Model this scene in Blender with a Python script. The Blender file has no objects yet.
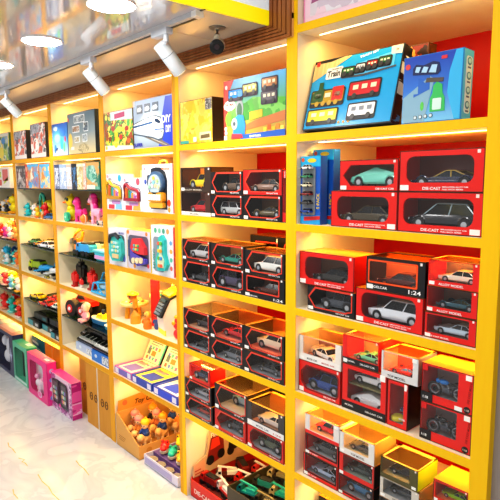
import bpy, bmesh, math, random
from mathutils import Vector, Matrix, Euler
random.seed(7)
S = bpy.context.scene
COL = S.collection
PI = math.pi
W = 0.8
Z1, Z2, Z3, Z4, Z5, Z6 = 2.276, 1.8712, 1.5232, 1.1832, 0.8336, 0.4784   # shelf tops of the three right bays
G1, G2, G3 = 1.639, 1.175, 0.710                                         # glass shelves of the left bays
V2, V3 = 1.407, 0.942                                                    # wooden shelves of the left bays
ZC = 2.302

# ------------------------------------------------------------------ materials
MC = {}
def lin(c):
    return tuple(((x/12.92) if x <= .04045 else ((x+.055)/1.055)**2.4) for x in c)
def hx(h):
    h = h.lstrip('#'); return lin(tuple(int(h[i:i+2], 16)/255 for i in (0, 2, 4)))
def mat(h, rough=.45, metal=0., emit=0., coat=0.):
    key = (h, rough, metal, emit, coat)
    if key in MC: return MC[key]
    m = bpy.data.materials.new('paint_'+h.lstrip('#')); m.use_nodes = True
    b = m.node_tree.nodes['Principled BSDF']
    c = hx(h)
    b.inputs['Base Color'].default_value = (*c, 1)
    b.inputs['Roughness'].default_value = rough
    b.inputs['Metallic'].default_value = metal
    if coat: b.inputs['Coat Weight'].default_value = coat
    if emit:
        b.inputs['Emission Color'].default_value = (*c, 1)
        b.inputs['Emission Strength'].default_value = emit
    MC[key] = m; return m
def nodes(name):
    m = bpy.data.materials.new(name); m.use_nodes = True
    nt = m.node_tree; return m, nt, nt.nodes['Principled BSDF']
def film(name, tint='#ffffff', gl=.12, ro=.06):
    m = bpy.data.materials.new(name); m.use_nodes = True
    nt = m.node_tree; nt.nodes.clear()
    o = nt.nodes.new('ShaderNodeOutputMaterial'); mx = nt.nodes.new('ShaderNodeMixShader')
    t = nt.nodes.new('ShaderNodeBsdfTransparent'); g = nt.nodes.new('ShaderNodeBsdfGlossy')
    t.inputs['Color'].default_value = (*hx(tint), 1); g.inputs['Roughness'].default_value = ro
    mx.inputs[0].default_value = gl
    nt.links.new(t.outputs[0], mx.inputs[1]); nt.links.new(g.outputs[0], mx.inputs[2]); nt.links.new(mx.outputs[0], o.inputs[0])
    return m
FILM = film('clear_film', '#fbfcfd', .06, .12)
GLASS = film('shelf_glass', '#8fb0a8', .2, .03)
def wood(name, c1, c2, rough, scale=14, bump=0):
    m, nt, b = nodes(name); b.inputs['Specular IOR Level'].default_value = .25
    tc = nt.nodes.new('ShaderNodeTexCoord'); mp = nt.nodes.new('ShaderNodeMapping'); nz = nt.nodes.new('ShaderNodeTexNoise'); r = nt.nodes.new('ShaderNodeValToRGB')
    mp.inputs['Scale'].default_value = (1, 1, .12)
    nz.inputs['Scale'].default_value = scale; nz.inputs['Detail'].default_value = 5
    r.color_ramp.elements[0].color = (*hx(c1), 1); r.color_ramp.elements[1].color = (*hx(c2), 1)
    r.color_ramp.elements[0].position = .3; r.color_ramp.elements[1].position = .7
    nt.links.new(tc.outputs['Object'], mp.inputs[0]); nt.links.new(mp.outputs[0], nz.inputs[0]); nt.links.new(nz.outputs[0], r.inputs[0]); nt.links.new(r.outputs[0], b.inputs['Base Color'])
    b.inputs['Roughness'].default_value = rough
    return m
GOLD = wood('yellow_laminate', '#f6c20c', '#f8c810', .5, 60)
INNER = wood('cream_laminate', '#f6e6c6', '#f8eacd', .5, 20)
KRAFT = wood('kraft_card', '#cf9138', '#d69a42', .7, 50)
BROWN = wood('dark_wood_moulding', '#8a4e26', '#a5683a', .35, 40)
REDBACK = wood('red_back_board', '#c00808', '#c80c0a', .45, 10)
GOLD_DIM = wood('yellow_laminate_dim', '#e3a018', '#e8a81c', .5, 60)  # same yellow laminate, painted deeper for the less brightly lit left bays
def art(name, cols, scale=14, seed=0, base=None, soft=False):
    key = ('art', name)
    if key in MC: return MC[key]
    m, nt, b = nodes(name)
    tc = nt.nodes.new('ShaderNodeTexCoord'); mp = nt.nodes.new('ShaderNodeMapping')
    mp.inputs['Location'].default_value = (seed*3.1, 0, seed*1.7); mp.inputs['Scale'].default_value = (1, 0.2, 1)
    nz = nt.nodes.new('ShaderNodeTexNoise'); nz.inputs['Scale'].default_value = scale*.6; nz.inputs['Detail'].default_value = 2
    v = nt.nodes.new('ShaderNodeTexVoronoi'); v.inputs['Scale'].default_value = scale
    ad = nt.nodes.new('ShaderNodeMixRGB'); ad.inputs[0].default_value = .12
    sp = nt.nodes.new('ShaderNodeSeparateColor'); r = nt.nodes.new('ShaderNodeValToRGB')
    L = nt.links.new
    L(tc.outputs['Object'], mp.inputs[0]); L(mp.outputs[0], nz.inputs[0]); L(mp.outputs[0], ad.inputs[1]); L(nz.outputs['Color'], ad.inputs[2])
    L(ad.outputs[0], v.inputs[0]); L(v.outputs['Color'], sp.inputs[0]); L(sp.outputs[0], r.inputs[0]); L(r.outputs[0], b.inputs['Base Color'])
    cr = r.color_ramp; cr.interpolation = 'LINEAR' if soft else 'CONSTANT'
    cr.elements[0].color = (*hx(cols[0]), 1); cr.elements[0].position = 0
    cr.elements[1].color = (*hx(cols[-1]), 1); cr.elements[1].position = (len(cols)-1)/len(cols)
    for i, c in enumerate(cols[1:-1], 1):
        e = cr.elements.new(i/len(cols)); e.color = (*hx(c), 1)
    b.inputs['Roughness'].default_value = .3
    MC[key] = m; return m

# ------------------------------------------------------------------ mesh builder
class MB:
    def __init__(s, M=None): s.v = []; s.f = []; s.M = M
    def add(s, vs, fs):
        n = len(s.v)
        s.v += [tuple(s.M @ Vector(p)) if s.M else tuple(p) for p in vs]
        s.f += [tuple(i+n for i in f) for f in fs]; return s
    def box(s, x0, x1, y0, y1, z0, z1):
        return s.add([(x0,y0,z0),(x1,y0,z0),(x1,y1,z0),(x0,y1,z0),(x0,y0,z1),(x1,y0,z1),(x1,y1,z1),(x0,y1,z1)],
                     [(0,3,2,1),(4,5,6,7),(0,1,5,4),(1,2,6,5),(2,3,7,6),(3,0,4,7)])
    def prism(s, pts, a, b, ax='y'):
        n = len(pts)
        def P(p, t): return (p[0], t, p[1]) if ax == 'y' else ((t, p[0], p[1]) if ax == 'x' else (p[0], p[1], t))
        vs = [P(p, a) for p in pts] + [P(p, b) for p in pts]
        fs = [tuple(range(n)), tuple(range(2*n-1, n-1, -1))] + [(i, i+n, (i+1) % n+n, (i+1) % n) for i in range(n)]
        return s.add(vs, fs)
    def ell(s, c, r, seg=14, ring=9, R=None):
        if not hasattr(r, '__len__'): r = (r, r, r)
        vs = []; fs = []
        for j in range(ring+1):
            t = PI*j/ring
            for i in range(seg):
                a = 2*PI*i/seg
                p = Vector((r[0]*math.sin(t)*math.cos(a), r[1]*math.sin(t)*math.sin(a), r[2]*math.cos(t)))
                if R: p = R @ p
                vs.append(p+Vector(c))
        for j in range(ring):
            for i in range(seg):
                fs.append((j*seg+i, (j+1)*seg+i, (j+1)*seg+(i+1) % seg, j*seg+(i+1) % seg))
        return s.add(vs, fs)
    def tube(s, pts, r, seg=8, closed=False):
        if not hasattr(r, '__len__'): r = [r]*len(pts)
        pts = [Vector(p) for p in pts]; n = len(pts); vs = []; fs = []
        for k, p in enumerate(pts):
            a = pts[(k-1) % n] if (k or closed) else p; b = pts[(k+1) % n] if (k < n-1 or closed) else p
            d = (b-a).normalized(); q = d.to_track_quat('Z', 'Y')
            for i in range(seg):
                t = 2*PI*i/seg; vs.append(p+q @ Vector((math.cos(t)*r[k], math.sin(t)*r[k], 0)))
        for k in range(n if closed else n-1):
            for i in range(seg):
                fs.append((k*seg+i, k*seg+(i+1) % seg, ((k+1) % n)*seg+(i+1) % seg, ((k+1) % n)*seg+i))
        if not closed: fs += [tuple(range(seg))[::-1], tuple(range((n-1)*seg, n*seg))]
        return s.add(vs, fs)
    def cyl(s, a, b, r, r2=None, seg=18): return s.tube([a, b], [r, r if r2 is None else r2], seg)
    def lathe(s, prof, c=(0,0,0), seg=18):
        vs = []; fs = []; n = len(prof)
        for k, (r, z) in enumerate(prof):
            for i in range(seg):
                t = 2*PI*i/seg; vs.append((c[0]+r*math.cos(t), c[1]+r*math.sin(t), c[2]+z))
        for k in range(n-1):
            for i in range(seg): fs.append((k*seg+i, k*seg+(i+1) % seg, (k+1)*seg+(i+1) % seg, (k+1)*seg+i))
        fs += [tuple(range(seg))[::-1], tuple(range((n-1)*seg, n*seg))]
        return s.add(vs, fs)
    def loft(s, secs):
        n = len(secs[0]); vs = [p for q in secs for p in q]; fs = []
        for k in range(len(secs)-1):
            for i in range(n): fs.append((k*n+i, k*n+(i+1) % n, (k+1)*n+(i+1) % n, (k+1)*n+i))
        fs += [tuple(range(n))[::-1], tuple(range((len(secs)-1)*n, len(secs)*n))]
        return s.add(vs, fs)
    def mesh(s, name='m', smooth=35):
        me = bpy.data.meshes.new(name); me.from_pydata(s.v, [], s.f); me.update()
        bm = bmesh.new(); bm.from_mesh(me); bmesh.ops.recalc_face_normals(bm, faces=bm.faces); bm.to_mesh(me); bm.free()
        if smooth:
            me.shade_smooth(); me.set_sharp_from_angle(angle=math.radians(smooth))
        return me
def link(name, me, m, parent=None, **kw):
    o = bpy.data.objects.new(name, me); COL.objects.link(o)
    if m is not None:
        if not me.materials: me.materials.append(None)
        o.material_slots[0].link = 'OBJECT'; o.material_slots[0].material = m
    if parent: o.parent = parent
    for k, v in kw.items(): o[k] = v
    return o
def P(name, mb, m, parent=None, **kw): return link(name, mb.mesh(name), m, parent, **kw)
LABELS = {}
def thing(name, label, cat, loc=(0,0,0), rz=0, group=None, sc=1, rx=0):
    o = bpy.data.objects.new(name, None); COL.objects.link(o); o.empty_display_size = .05
    o.location = loc; o.rotation_euler = (rx, 0, rz); o.scale = (sc, sc, sc)
    o['label'] = label; o['category'] = cat
    if group: o['group'] = group
    LABELS.setdefault(label, []).append(name)
    return o
def struct(name, mb, m, parent=None):
    return P(name, mb, m, parent, kind='structure')
TXT = {}
def text(s, size, m, parent, x, y, z, name='lettering', bold=0, wid=None, rot=None, shear=0, label=None, align='LEFT'):
    """lettering on a surface facing -y; x is its left edge, z its baseline"""
    key = (s, bold, shear, align)
    if key not in TXT:
        c = bpy.data.curves.new('t', 'FONT'); c.body = s; c.size = 1; c.offset = bold; c.extrude = .01; c.shear = shear; c.align_x = align
        o = bpy.data.objects.new('t', c); COL.objects.link(o)
        dg = bpy.context.evaluated_depsgraph_get()
        me = bpy.data.meshes.new_from_object(o.evaluated_get(dg)); me.materials.clear()
        bpy.data.objects.remove(o); bpy.data.curves.remove(c)
        xs = [v.co.x for v in me.vertices] or [0, 1]
        TXT[key] = (me, max(xs)-min(xs))
    me, w = TXT[key]
    o = link(name, me, m, parent)
    sx = size if wid is None else wid/w
    o.scale = (sx, size, size*.02)
    o.location = (x, y, z); o.rotation_euler = rot or (PI/2, 0, 0)
    if label: o['label'] = label
    return o
def poly(parent, name, pts, y, m, t=.0008, label=None):
    o = P(name, MB().prism(pts, y-t, y), m, parent)
    if label: o['label'] = label
    return o
def circ(cx, cz, rx, rz=None, n=20):
    rz = rx if rz is None else rz
    return [(cx+rx*math.cos(2*PI*i/n), cz+rz*math.sin(2*PI*i/n)) for i in range(n)]
def rrect(x0, x1, z0, z1, r, n=5):
    o = []
    for cx, cz, a0 in ((x1-r, z1-r, 0), (x0+r, z1-r, 90), (x0+r, z0+r, 180), (x1-r, z0+r, 270)):
        for i in range(n+1):
            a = math.radians(a0+90*i/n); o.append((cx+r*math.cos(a), cz+r*math.sin(a)))
    return o
def holed(outer, inner, y):
    """flat panel at depth y with a hole"""
    bm = bmesh.new(); es = []
    for loop in (outer, inner):
        vs = [bm.verts.new((p[0], y, p[1])) for p in loop]
        es += [bm.edges.new((vs[i], vs[(i+1) % len(vs)])) for i in range(len(vs))]
    bmesh.ops.triangle_fill(bm, use_beauty=True, edges=es, normal=(0, -1, 0))
    vs = [tuple(v.co) for v in bm.verts]; bm.verts.index_update(); fs = [tuple(v.index for v in f.verts) for f in bm.faces]; bm.free()
    return vs, fs

# ------------------------------------------------------------------ room
fl_m, nt, b = nodes('white_marble_floor')
tc = nt.nodes.new('ShaderNodeTexCoord'); n1 = nt.nodes.new('ShaderNodeTexNoise'); n1.inputs['Scale'].default_value = 3.4; n1.inputs['Detail'].default_value = 9; n1.inputs['Distortion'].default_value = 1.2
r1 = nt.nodes.new('ShaderNodeValToRGB'); e = r1.color_ramp.elements
e[0].position = .40; e[0].color = (*hx('#dadbdc'), 1); e[1].position = .62; e[1].color = (*hx('#d7d8d9'), 1)
k = e.new(.5); k.color = (*hx('#cbcccf'), 1)
k = e.new(.47); k.color = (*hx('#d8d9da'), 1)
nt.links.new(tc.outputs['Object'], n1.inputs[0]); nt.links.new(n1.outputs[0], r1.inputs[0]); nt.links.new(r1.outputs[0], b.inputs['Base Color'])
b.inputs['Roughness'].default_value = .16
floor = struct('floor', MB().box(-10, 4, -6, 1, -.05, 0), fl_m)
GLINT = mat('#f0cf7a', .25, .3)  # gold of the strips that stand in for reflected LED light
def glint_streak(pts, w):
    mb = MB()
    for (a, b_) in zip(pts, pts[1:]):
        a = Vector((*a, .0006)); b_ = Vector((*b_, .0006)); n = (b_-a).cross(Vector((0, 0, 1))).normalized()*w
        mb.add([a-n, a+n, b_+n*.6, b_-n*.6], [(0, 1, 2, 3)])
    struct('trim_1', mb, GLINT, floor).name = 'floor_glint'
GLINTPTS = []   # filled below
wall_m = wood('grey_wallcovering', '#9b9390', '#a39b97', .7, 30)
struct('wall_back', MB().box(-10, 4, .565, .62, 0, 3.2), mat('#d8d0c4', .8))
struct('wall_right', MB().box(.0285, 4, .03, .5, 0, 3.2), wall_m)
ce, nt, b = nodes('glossy_stretch_ceiling')
nt.nodes.clear(); o_ = nt.nodes.new('ShaderNodeOutputMaterial'); mx = nt.nodes.new('ShaderNodeMixShader'); df = nt.nodes.new('ShaderNodeBsdfDiffuse'); gl = nt.nodes.new('ShaderNodeBsdfGlossy')
df.inputs[0].default_value = (.66, .65, .68, 1); gl.inputs[0].default_value = (.95, .95, .96, 1); gl.inputs['Roughness'].default_value = .06; mx.inputs[0].default_value = .46
nt.links.new(df.outputs[0], mx.inputs[1]); nt.links.new(gl.outputs[0], mx.inputs[2]); nt.links.new(mx.outputs[0], o_.inputs[0])
struct('ceiling', MB().box(-10, -.915, -5, -.325, ZC, ZC+.05), ce)
bm_ = ce.copy(); bm_.name = 'cream_ceiling_border'; bn = bm_.node_tree.nodes
for n_ in bn:
    if n_.type == 'BSDF_DIFFUSE': n_.inputs[0].default_value = (.74, .66, .54, 1)
    if n_.type == 'MIX_SHADER': n_.inputs[0].default_value = .3
    if n_.type == 'BSDF_GLOSSY': n_.inputs['Roughness'].default_value = .12
struct('ceiling', MB().box(-10, -.915, -.325, .0, ZC, ZC+.05), bm_).name = 'ceiling_border'
struct('trim_2', MB().box(-10, -.915, -.328, -.322, ZC-.002, ZC+.002), mat('#3a3634', .5)).name = 'trim_ceiling_joint'
struct('trim_3', MB().box(-1.245, -1.243, -.32, -.02, ZC-.001, ZC+.002), mat('#c9b8a0', .5)).name = 'trim_ceiling_seam'
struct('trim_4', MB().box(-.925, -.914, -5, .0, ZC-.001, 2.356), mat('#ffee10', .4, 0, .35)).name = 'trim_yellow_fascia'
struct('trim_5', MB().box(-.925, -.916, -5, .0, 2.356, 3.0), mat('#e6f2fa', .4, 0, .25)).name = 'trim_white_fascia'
struct('ceiling', MB().box(-.915, 4, -5, .6, 3.0, 3.05), mat('#f4f4f4', .6)).name = 'ceiling_high'
# slatted moulding along the top and up the side
mb = MB().box(-10, -.79, -.008, .0, 2.236, ZC+.02).box(-.915, -.79, -.008, 0, ZC, 3.0)
mold = struct('trim_6', mb, mat('#e0ac6c', .4)); mold.name = 'trim_moulding'
mb = MB(); nr = 5; hh = (ZC-2.236)/nr
for i in range(nr):
    o1 = i*hh+.0015; o2 = (i+1)*hh-.0022
    # horizontal slat with mitre then vertical slat
    xr = -.79-o1*1.85; xr2 = -.79-o2*1.85
    y = -.019+.001*i
    mb.add([(-10, y, 2.236+o1), (xr, y, 2.236+o1), (xr2, y, 2.236+o2), (-10, y, 2.236+o2), (-10, -.007, 2.236+o1), (xr, -.007, 2.236+o1), (xr2, -.007, 2.236+o2), (-10, -.007, 2.236+o2)],
           [(0, 1, 2, 3), (0, 1, 5, 4), (3, 2, 6, 7), (1, 2, 6, 5)])
    x1 = -.79-i*.025-.003; x2 = -.79-(i+1)*.025+.004
    mb.add([(x1, y, 2.236+o1), (x2, y, 2.236+o2), (x2, y, 3), (x1, y, 3), (x1, -.007, 2.236+o1), (x2, -.007, 2.236+o2), (x2, -.007, 3), (x1, -.007, 3)],
           [(0, 1, 2, 3), (0, 3, 7, 4), (1, 2, 6, 5), (0, 1, 5, 4)])
P('slat', mb, BROWN, mold)['kind'] = 'structure'

# ------------------------------------------------------------------ shelving
T = .0275
D = .53
LEDM = mat('#ffe2a8', .5, 0, 5.)
def led(x0, x1, z, y=.085, pw=2.6, parent=None):
    P('led_strip', MB().box(x0, x1, y-.003, y+.003, z-.002, z), LEDM, parent, label='glowing warm led strip')
    l = bpy.data.lights.new('led_light', 'AREA'); l.shape = 'RECTANGLE'; l.size = x1-x0; l.size_y = .02; l.energy = pw; l.color = (1, .62, .17)
    o = bpy.data.objects.new('led_light', l); COL.objects.link(o); o.location = ((x0+x1)/2, y, z-.012); o.rotation_euler = (math.radians(22), 0, 0)
BAYN = ['rightmost bay', 'second bay from the right', 'third bay from the right', 'fourth bay from the right', 'fifth bay from the right', 'sixth bay from the right', 'seventh bay from the right']
BAYL = ['gold-edged display shelving, rightmost bay with large die-cast car boxes and red back',
        'gold-edged display shelving, second bay from right, rows of black window boxes',
        'gold-edged display shelving, third bay from right, musical toy boxes and doll carton',
        'gold-edged display shelving with glass shelves, bay holding ponies and toy keyboards',
        'gold-edged display shelving with glass shelves, bay holding red cars above black boxes',
        'gold-edged display shelving with glass shelves, leftmost bay mostly inside the photo',
        'gold-edged display shelving at the far left end, cut by the photo edge']
for i in range(7):
    x1 = -i*W; x0 = x1-W
    top = 2.95 if i == 0 else 2.243; GD = GOLD if i < 2 else GOLD_DIM
    t = thing('display_shelving', BAYL[i], 'shelving', (0, 0, 0), group='bays of the gold display shelving')
    a0 = x0 if i < 6 else x0-T
    for s, (a, b_) in enumerate(((x0, x0+T), (x1-T, x1+(T if i == 0 else 0)))):
        P('side_panel', MB().box(a, b_, .003, D, 0, top), INNER, t)
        P('front_edge', MB().box(a, b_, -.0005, .003, 0, top), GD, t, label='gold yellow front edging')
        if s == 1 and i == 0: P('end_panel', MB().box(x1+T, x1+T+.001, 0, D, 0, top), GOLD, t)
    P('back_panel', MB().box(x0+T, x1-T, D-.006, D, 0, top), REDBACK if i < 3 else INNER, t)
    tops = [Z2, Z3, Z4, Z5, Z6] if i < 3 else [Z2, V2, V3, Z6]
    if i == 0: tops = [Z1]+tops
    for z in tops:
        P('shelf_board', MB().box(x0+T, x1-T, .003, D-.006, z-.03, z-.0008), INNER, t)
        P('shelf_edge', MB().box(x0+T, x1-T, -.0005, .003, z-.03, z-.0008), GD, t, label='gold yellow front edging')
        if i < 6: led(x0+T+.04, x1-T, z-.03, pw=2.0 if z > 1.0 else 2.3, parent=t)
    if i == 0: P('top_board', MB().box(x0+T, x1-T, 0, D, 2.93, 2.95), INNER, t)
    if i > 0:
        P('top_board', MB().box(x0+T, x1-T, 0, D-.006, 2.243, 2.265), INNER, t)
        led(x0+T+.04, x1-T, 2.243, pw=2.0, parent=t)
    if i >= 3:
        for z in (G1, G2, G3):
            P('glass_shelf', MB().box(x0+T, x1-T, .012, D-.02, z-.008, z-.0016), GLASS, t, label='glass shelf')
            P('glass_edge', MB().box(x0+T, x1-T, .008, .012, z-.009, z-.0012), mat('#26302c', .25), t, label='dark green glass edge')
        mb = MB()
        for z in (G1, G2, G3):
            for xx in (x0+T+.012, x1-T-.012): mb.cyl((xx, .06, z-.02), (xx, .06, z-.009), .008, seg=10)
        P('shelf_support', mb, mat('#b0a890', .3, .8), t)

# ------------------------------------------------------------------ lamps
def area(loc, size, e, col=(1, 1, 1), rot=(0, 0, 0), shape='DISK'):
    l = bpy.data.lights.new('lamp', 'AREA'); l.shape = shape; l.size = size; l.energy = e; l.color = col
    o = bpy.data.objects.new('lamp', l); COL.objects.link(o); o.location = loc; o.rotation_euler = rot; return o
DL = [(-1.09, 'nearest of the round ceiling downlights, cut by the photo top'), (-1.73, 'second nearest round ceiling downlight, glowing white left of centre'),
      (-2.36, 'third nearest round ceiling downlight, at the left photo edge'), (-3.0, 'fourth nearest round ceiling downlight, further along the row'), (-3.64, 'far round ceiling downlight, end of the row')]
for x, lb in DL:
    t = thing('ceiling_downlight', lb, 'ceiling light', (x, -.60, ZC), group='round ceiling downlights')
    P('lamp_ring', MB().lathe([(.078, -.002), (.084, -.006), (.084, 0)], seg=32), mat('#ffffff', .3), t)
    P('lamp_disc', MB().lathe([(.076, -.008), (.076, -.003)], seg=32), mat('#ffffff', .3, 0, 14), t)
    area((x, -.60, ZC-.02), .15, 4.5, (1, .97, .92))
for x, y in ((-.3, -1.2), (-1.6, -2.2), (.4, -2.2), (-3.2, -2.2)): area((x, y, 2.3 if x < -.9 else 2.9), .4, 13, (1, .97, .93))

tr = thing('lighting_track', 'white ceiling lighting track with black slot running along the shelves', 'light track')
P('rail', MB().box(-8, -.955, -.343, -.312, ZC-.018, ZC), mat('#c9ccd2', .3), tr)
P('slot', MB().box(-8, -.975, -.325, -.311, ZC-.019, ZC-.0175), mat('#141414', .4), tr)
P('end_cap', MB().box(-.975, -.945, -.345, -.310, ZC-.021, ZC), mat('#f6f6f6', .3), tr)
SPOTS = [(-1.20, 'white cylindrical spotlight nearest the security camera'), (-1.855, 'middle white cylindrical spotlight on the track'), (-3.10, 'leftmost white cylindrical spotlight, above the far bays')]
WH = mat('#d3dfe8', .35)
for x, lb in SPOTS:
    z0 = ZC-.018
    t = thing('track_spotlight', lb, 'spotlight', (x, -.33, z0), group='white track spotlights')
    P('adapter', MB().box(-.05, .06, -.016, .016, -.024, 0), mat('#c6ccd6', .35), t)
    P('stem', MB().cyl((.035, 0, -.024), (.035, 0, -.05), .011).tube([(.035, 0, -.046), (.02, .004, -.056), (.0, .01, -.064)], .008), mat('#c6ccd6', .35), t)
    a, b_ = Vector((-.004, -.006, -.050)), Vector((0, .088, -.150)); d = (b_-a).normalized()
    P('housing', MB().tube([a, a+d*.003, a+d*.052], [.026, .030, .030], 28), WH, t)
    P('joint_ring', MB().tube([a+d*.052, a+d*.0545], [.0285, .0285], 28), mat('#707884', .4), t)
    P('lamp_head', MB().tube([a+d*.0545, b_-d*.003, b_], [.030, .030, .0285], 28), WH, t)
    P('lens', MB().tube([b_, b_+d*.0015], [.025, .025], 28), mat('#fff0c4', .3, 0, 3), t)
    l = bpy.data.lights.new('spot_beam', 'SPOT'); l.energy = 7; l.spot_size = math.radians(75); l.spot_blend = .7; l.shadow_soft_size = .02; l.color = (1, .88, .62)
    o = bpy.data.objects.new('spot_beam', l); COL.objects.link(o); o.location = Vector((x, -.33, z0))+b_+d*.01; o.rotation_euler = d.to_track_quat('-Z', 'Y').to_euler()
# security camera
t = thing('security_camera', 'small round security camera hanging from the ceiling border', 'camera', (-1.075, -.145, ZC))
t.scale = (.95, .95, .95)
P('mount_plate', MB().lathe([(.036, -.004), (.036, 0)], seg=24), mat('#8c8579', .4), t)
P('arm', MB().tube([(0, 0, -.003), (0, 0, -.03), (.0, -.004, -.05)], [.012, .011, .014], 12), mat('#d8cfbf', .4), t)
q = Vector((.70, -.66, -.35)).normalized()
c0 = Vector((-.01, .008, -.072))
P('housing', MB().tube([c0-q*.03, c0-q*.026, c0+q*.03], [.026, .031, .031], 24), mat('#cfc5b2', .4), t)
P('lens_face', MB().tube([c0+q*.03, c0+q*.034, c0+q*.036], [.031, .031, .028], 24), mat('#171614', .25), t)
P('lens', MB().tube([c0+q*.036, c0+q*.038], [.012, .010], 18), mat('#3a3038', .08), t)

# ------------------------------------------------------------------ toy cars
STY = {  # wheel r, wheel x, belt, cabin(xb0,xb1,xr0,xr1,zr), half width, hood z, tail z
    'sedan': (.068, .30, .165, (-.20, .36, -.06, .20, .265), .19, .145, .155),
    'sports': (.072, .30, .145, (-.16, .36, .0, .14, .225), .20, .115, .150),
    'muscle': (.070, .31, .165, (-.12, .38, .02, .22, .25), .19, .150, .160),
    'suv': (.080, .30, .205, (-.22, .47, -.09, .42, .335), .20, .185, .20),
    'hatch': (.078, .31, .195, (-.26, .44, -.10, .30, .33), .20, .165, .19),
    'jeep': (.115, .30, .25, (-.14, .46, -.08, .43, .40), .21, .225, .25),
    'cyber': (.088, .31, .19, (-.42, .49, -.04, .0, .33), .20, .175, .21),
}
CARM = {}
def car_meshes(st):
    if st in CARM: return CARM[st]
    r, wx, belt, (b0, b1, r0, r1, zr), hw, hz, tz = STY[st]
    lo = r*.62
    body = MB(); secs = []
    if st == 'cyber':
        stn = [(-.5, lo+.03, .15, .86), (-.46, lo, .18, .95), (-.2, lo, .2, 1), (.3, lo, .215, 1), (.48, lo, .215, .96), (.5, lo+.03, .21, .94)]
    else:
        stn = [(-.5, lo+.03, hz*.72, .72), (-.47, lo, hz*.88, .86), (-.36, lo, hz*.97, .97), (b0, lo, belt*.99, 1.), (-.05, lo, belt, .985), (.15, lo, belt, .985), (.34, lo, (belt+tz)/2, 1.), (.46, lo, tz, .92), (.5, lo+.03, tz*.9, .8)]
    for x, z0, z1, k in stn:
        w = hw*k; m = z0+(z1-z0)*.55
        secs.append([(x, -w*.88, z0), (x, -w, z0+(m-z0)*.4), (x, -w, m), (x, -w*.93, z1), (x, w*.93, z1), (x, w, m), (x, w, z0+(m-z0)*.4), (x, w*.88, z0)])
    body.loft(secs)
    if st in ('muscle', 'sports'): body.box(.42, .49, -hw*.8, hw*.8, tz+.02, tz+.03).box(.44, .46, -hw*.6, -hw*.5, tz-.01, tz+.022).box(.44, .46, hw*.5, hw*.6, tz-.01, tz+.022)
    for s_ in (-1, 1):   # fenders around the wheels
        for x in (-wx, wx):
            body.tube([(x+r*1.22*math.cos(a), s_*hw*.97, r+r*1.22*math.sin(a)) for a in [PI*i/8 for i in range(9)]], .012, 6)
    cab = MB(); wb = hw*.86; wr = hw*.66; mid = belt-.01
    def sec(x, z, w): return [(x, -wb, mid), (x, -w, z), (x, w, z), (x, wb, mid)]
    cs = [sec(b0, mid+.004, wb), sec(r0, zr-.006, wr), sec(r1, zr-.006, wr), sec(b1, mid+.004, wb)]
    cab.loft(cs)
    roof = MB()
    if st == 'cyber':
        for s_ in (-1, 1):
            roof.add([(b0, s_*wb*1.02, belt), (r0, s_*wr*1.04, zr), (r0, s_*wr*.9, zr+.003), (b0, s_*wb*.9, belt+.01)], [(0, 1, 2, 3)])
            roof.add([(b1, s_*wb*1.02, belt), (r1, s_*wr*1.04, zr), (r1, s_*wr*.9, zr+.003), (b1, s_*wb*.9, belt+.01)], [(0, 1, 2, 3)])
            roof.add([(.18, s_*wb*1.03, belt), (.18, s_*(wr*1.0+.02), zr-.045), (b1, s_*wb*1.03, belt+.002)], [(0, 1, 2)])
        roof.add([(r1, -wr, zr+.002), (r1, wr, zr+.002), (b1, wb, belt+.012), (b1, -wb, belt+.012)], [(0, 1, 2, 3)])
    else:
        roof.loft([[(x, -w, z), (x, -w*.9, z+.012), (x, w*.9, z+.012), (x, w, z)] for x, w, z in ((r0-.015, wr*1.0, zr-.012), (r0+.02, wr*1.04, zr-.004), (r1-.02, wr*1.04, zr-.004), (r1+.015, wr*1., zr-.012))])
        for s_ in (-1, 1):
            for xa, xb in ((b0, r0), (b1, r1), ((b0+b1)/2, (r0+r1)/2+.01)):
                roof.tube([(xa, s_*wb*1.0, mid), (xb, s_*wr*1.02, zr-.004)], .009, 5)
    wh = MB().cyl((0, -.028, 0), (0, .028, 0), r, seg=18)
    rim = MB().cyl((0, -.030, 0), (0, .030, 0), r*.52, seg=12)
    lights = MB()
    for s_ in (-1, 1): lights.box(-.497, -.455, s_*hw*.62-.022, s_*hw*.62+.022, hz*.66, hz*.84)
    CARM[st] = dict(body=body.mesh('body'), win=cab.mesh('windows'), roof=roof.mesh('roof'), wheel=wh.mesh('wheel', 40), rim=rim.mesh('rim', 40), lights=lights.mesh('headlights'), r=r, wx=wx, hw=hw)
    return CARM[st]
def car(st, colr, L, x, y, z, label, rz=0, flip=False, tyre='#17171a', rimc='#c9ccd2', glass='#15181d', group=None, rough=.22, kind='toy_car', roofc=None):
    c = car_meshes(st)
    t = thing(kind, label, 'toy car', (x, y, z), rz+(PI if flip else 0), group, L)
    pm = mat(colr, rough, .15, 0, .5)
    link('body', c['body'], pm, t); link('windows', c['win'], mat(glass, .12) if st != 'cyber' else mat(glass, .15), t)
    link('roof', c['roof'], mat(roofc, rough) if roofc else pm, t); link('headlights', c['lights'], mat('#e8eef0', .2), t)
    for sx in (-1, 1):
        for sy in (-1, 1):
            w = link('wheel', c['wheel'], mat(tyre, .6), t); w.location = (sx*c['wx'], sy*(c['hw']-.022), c['r'])
            link('rim', c['rim'], mat(rimc, .25, .6), w)
    return t
BIKE = {}
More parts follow.
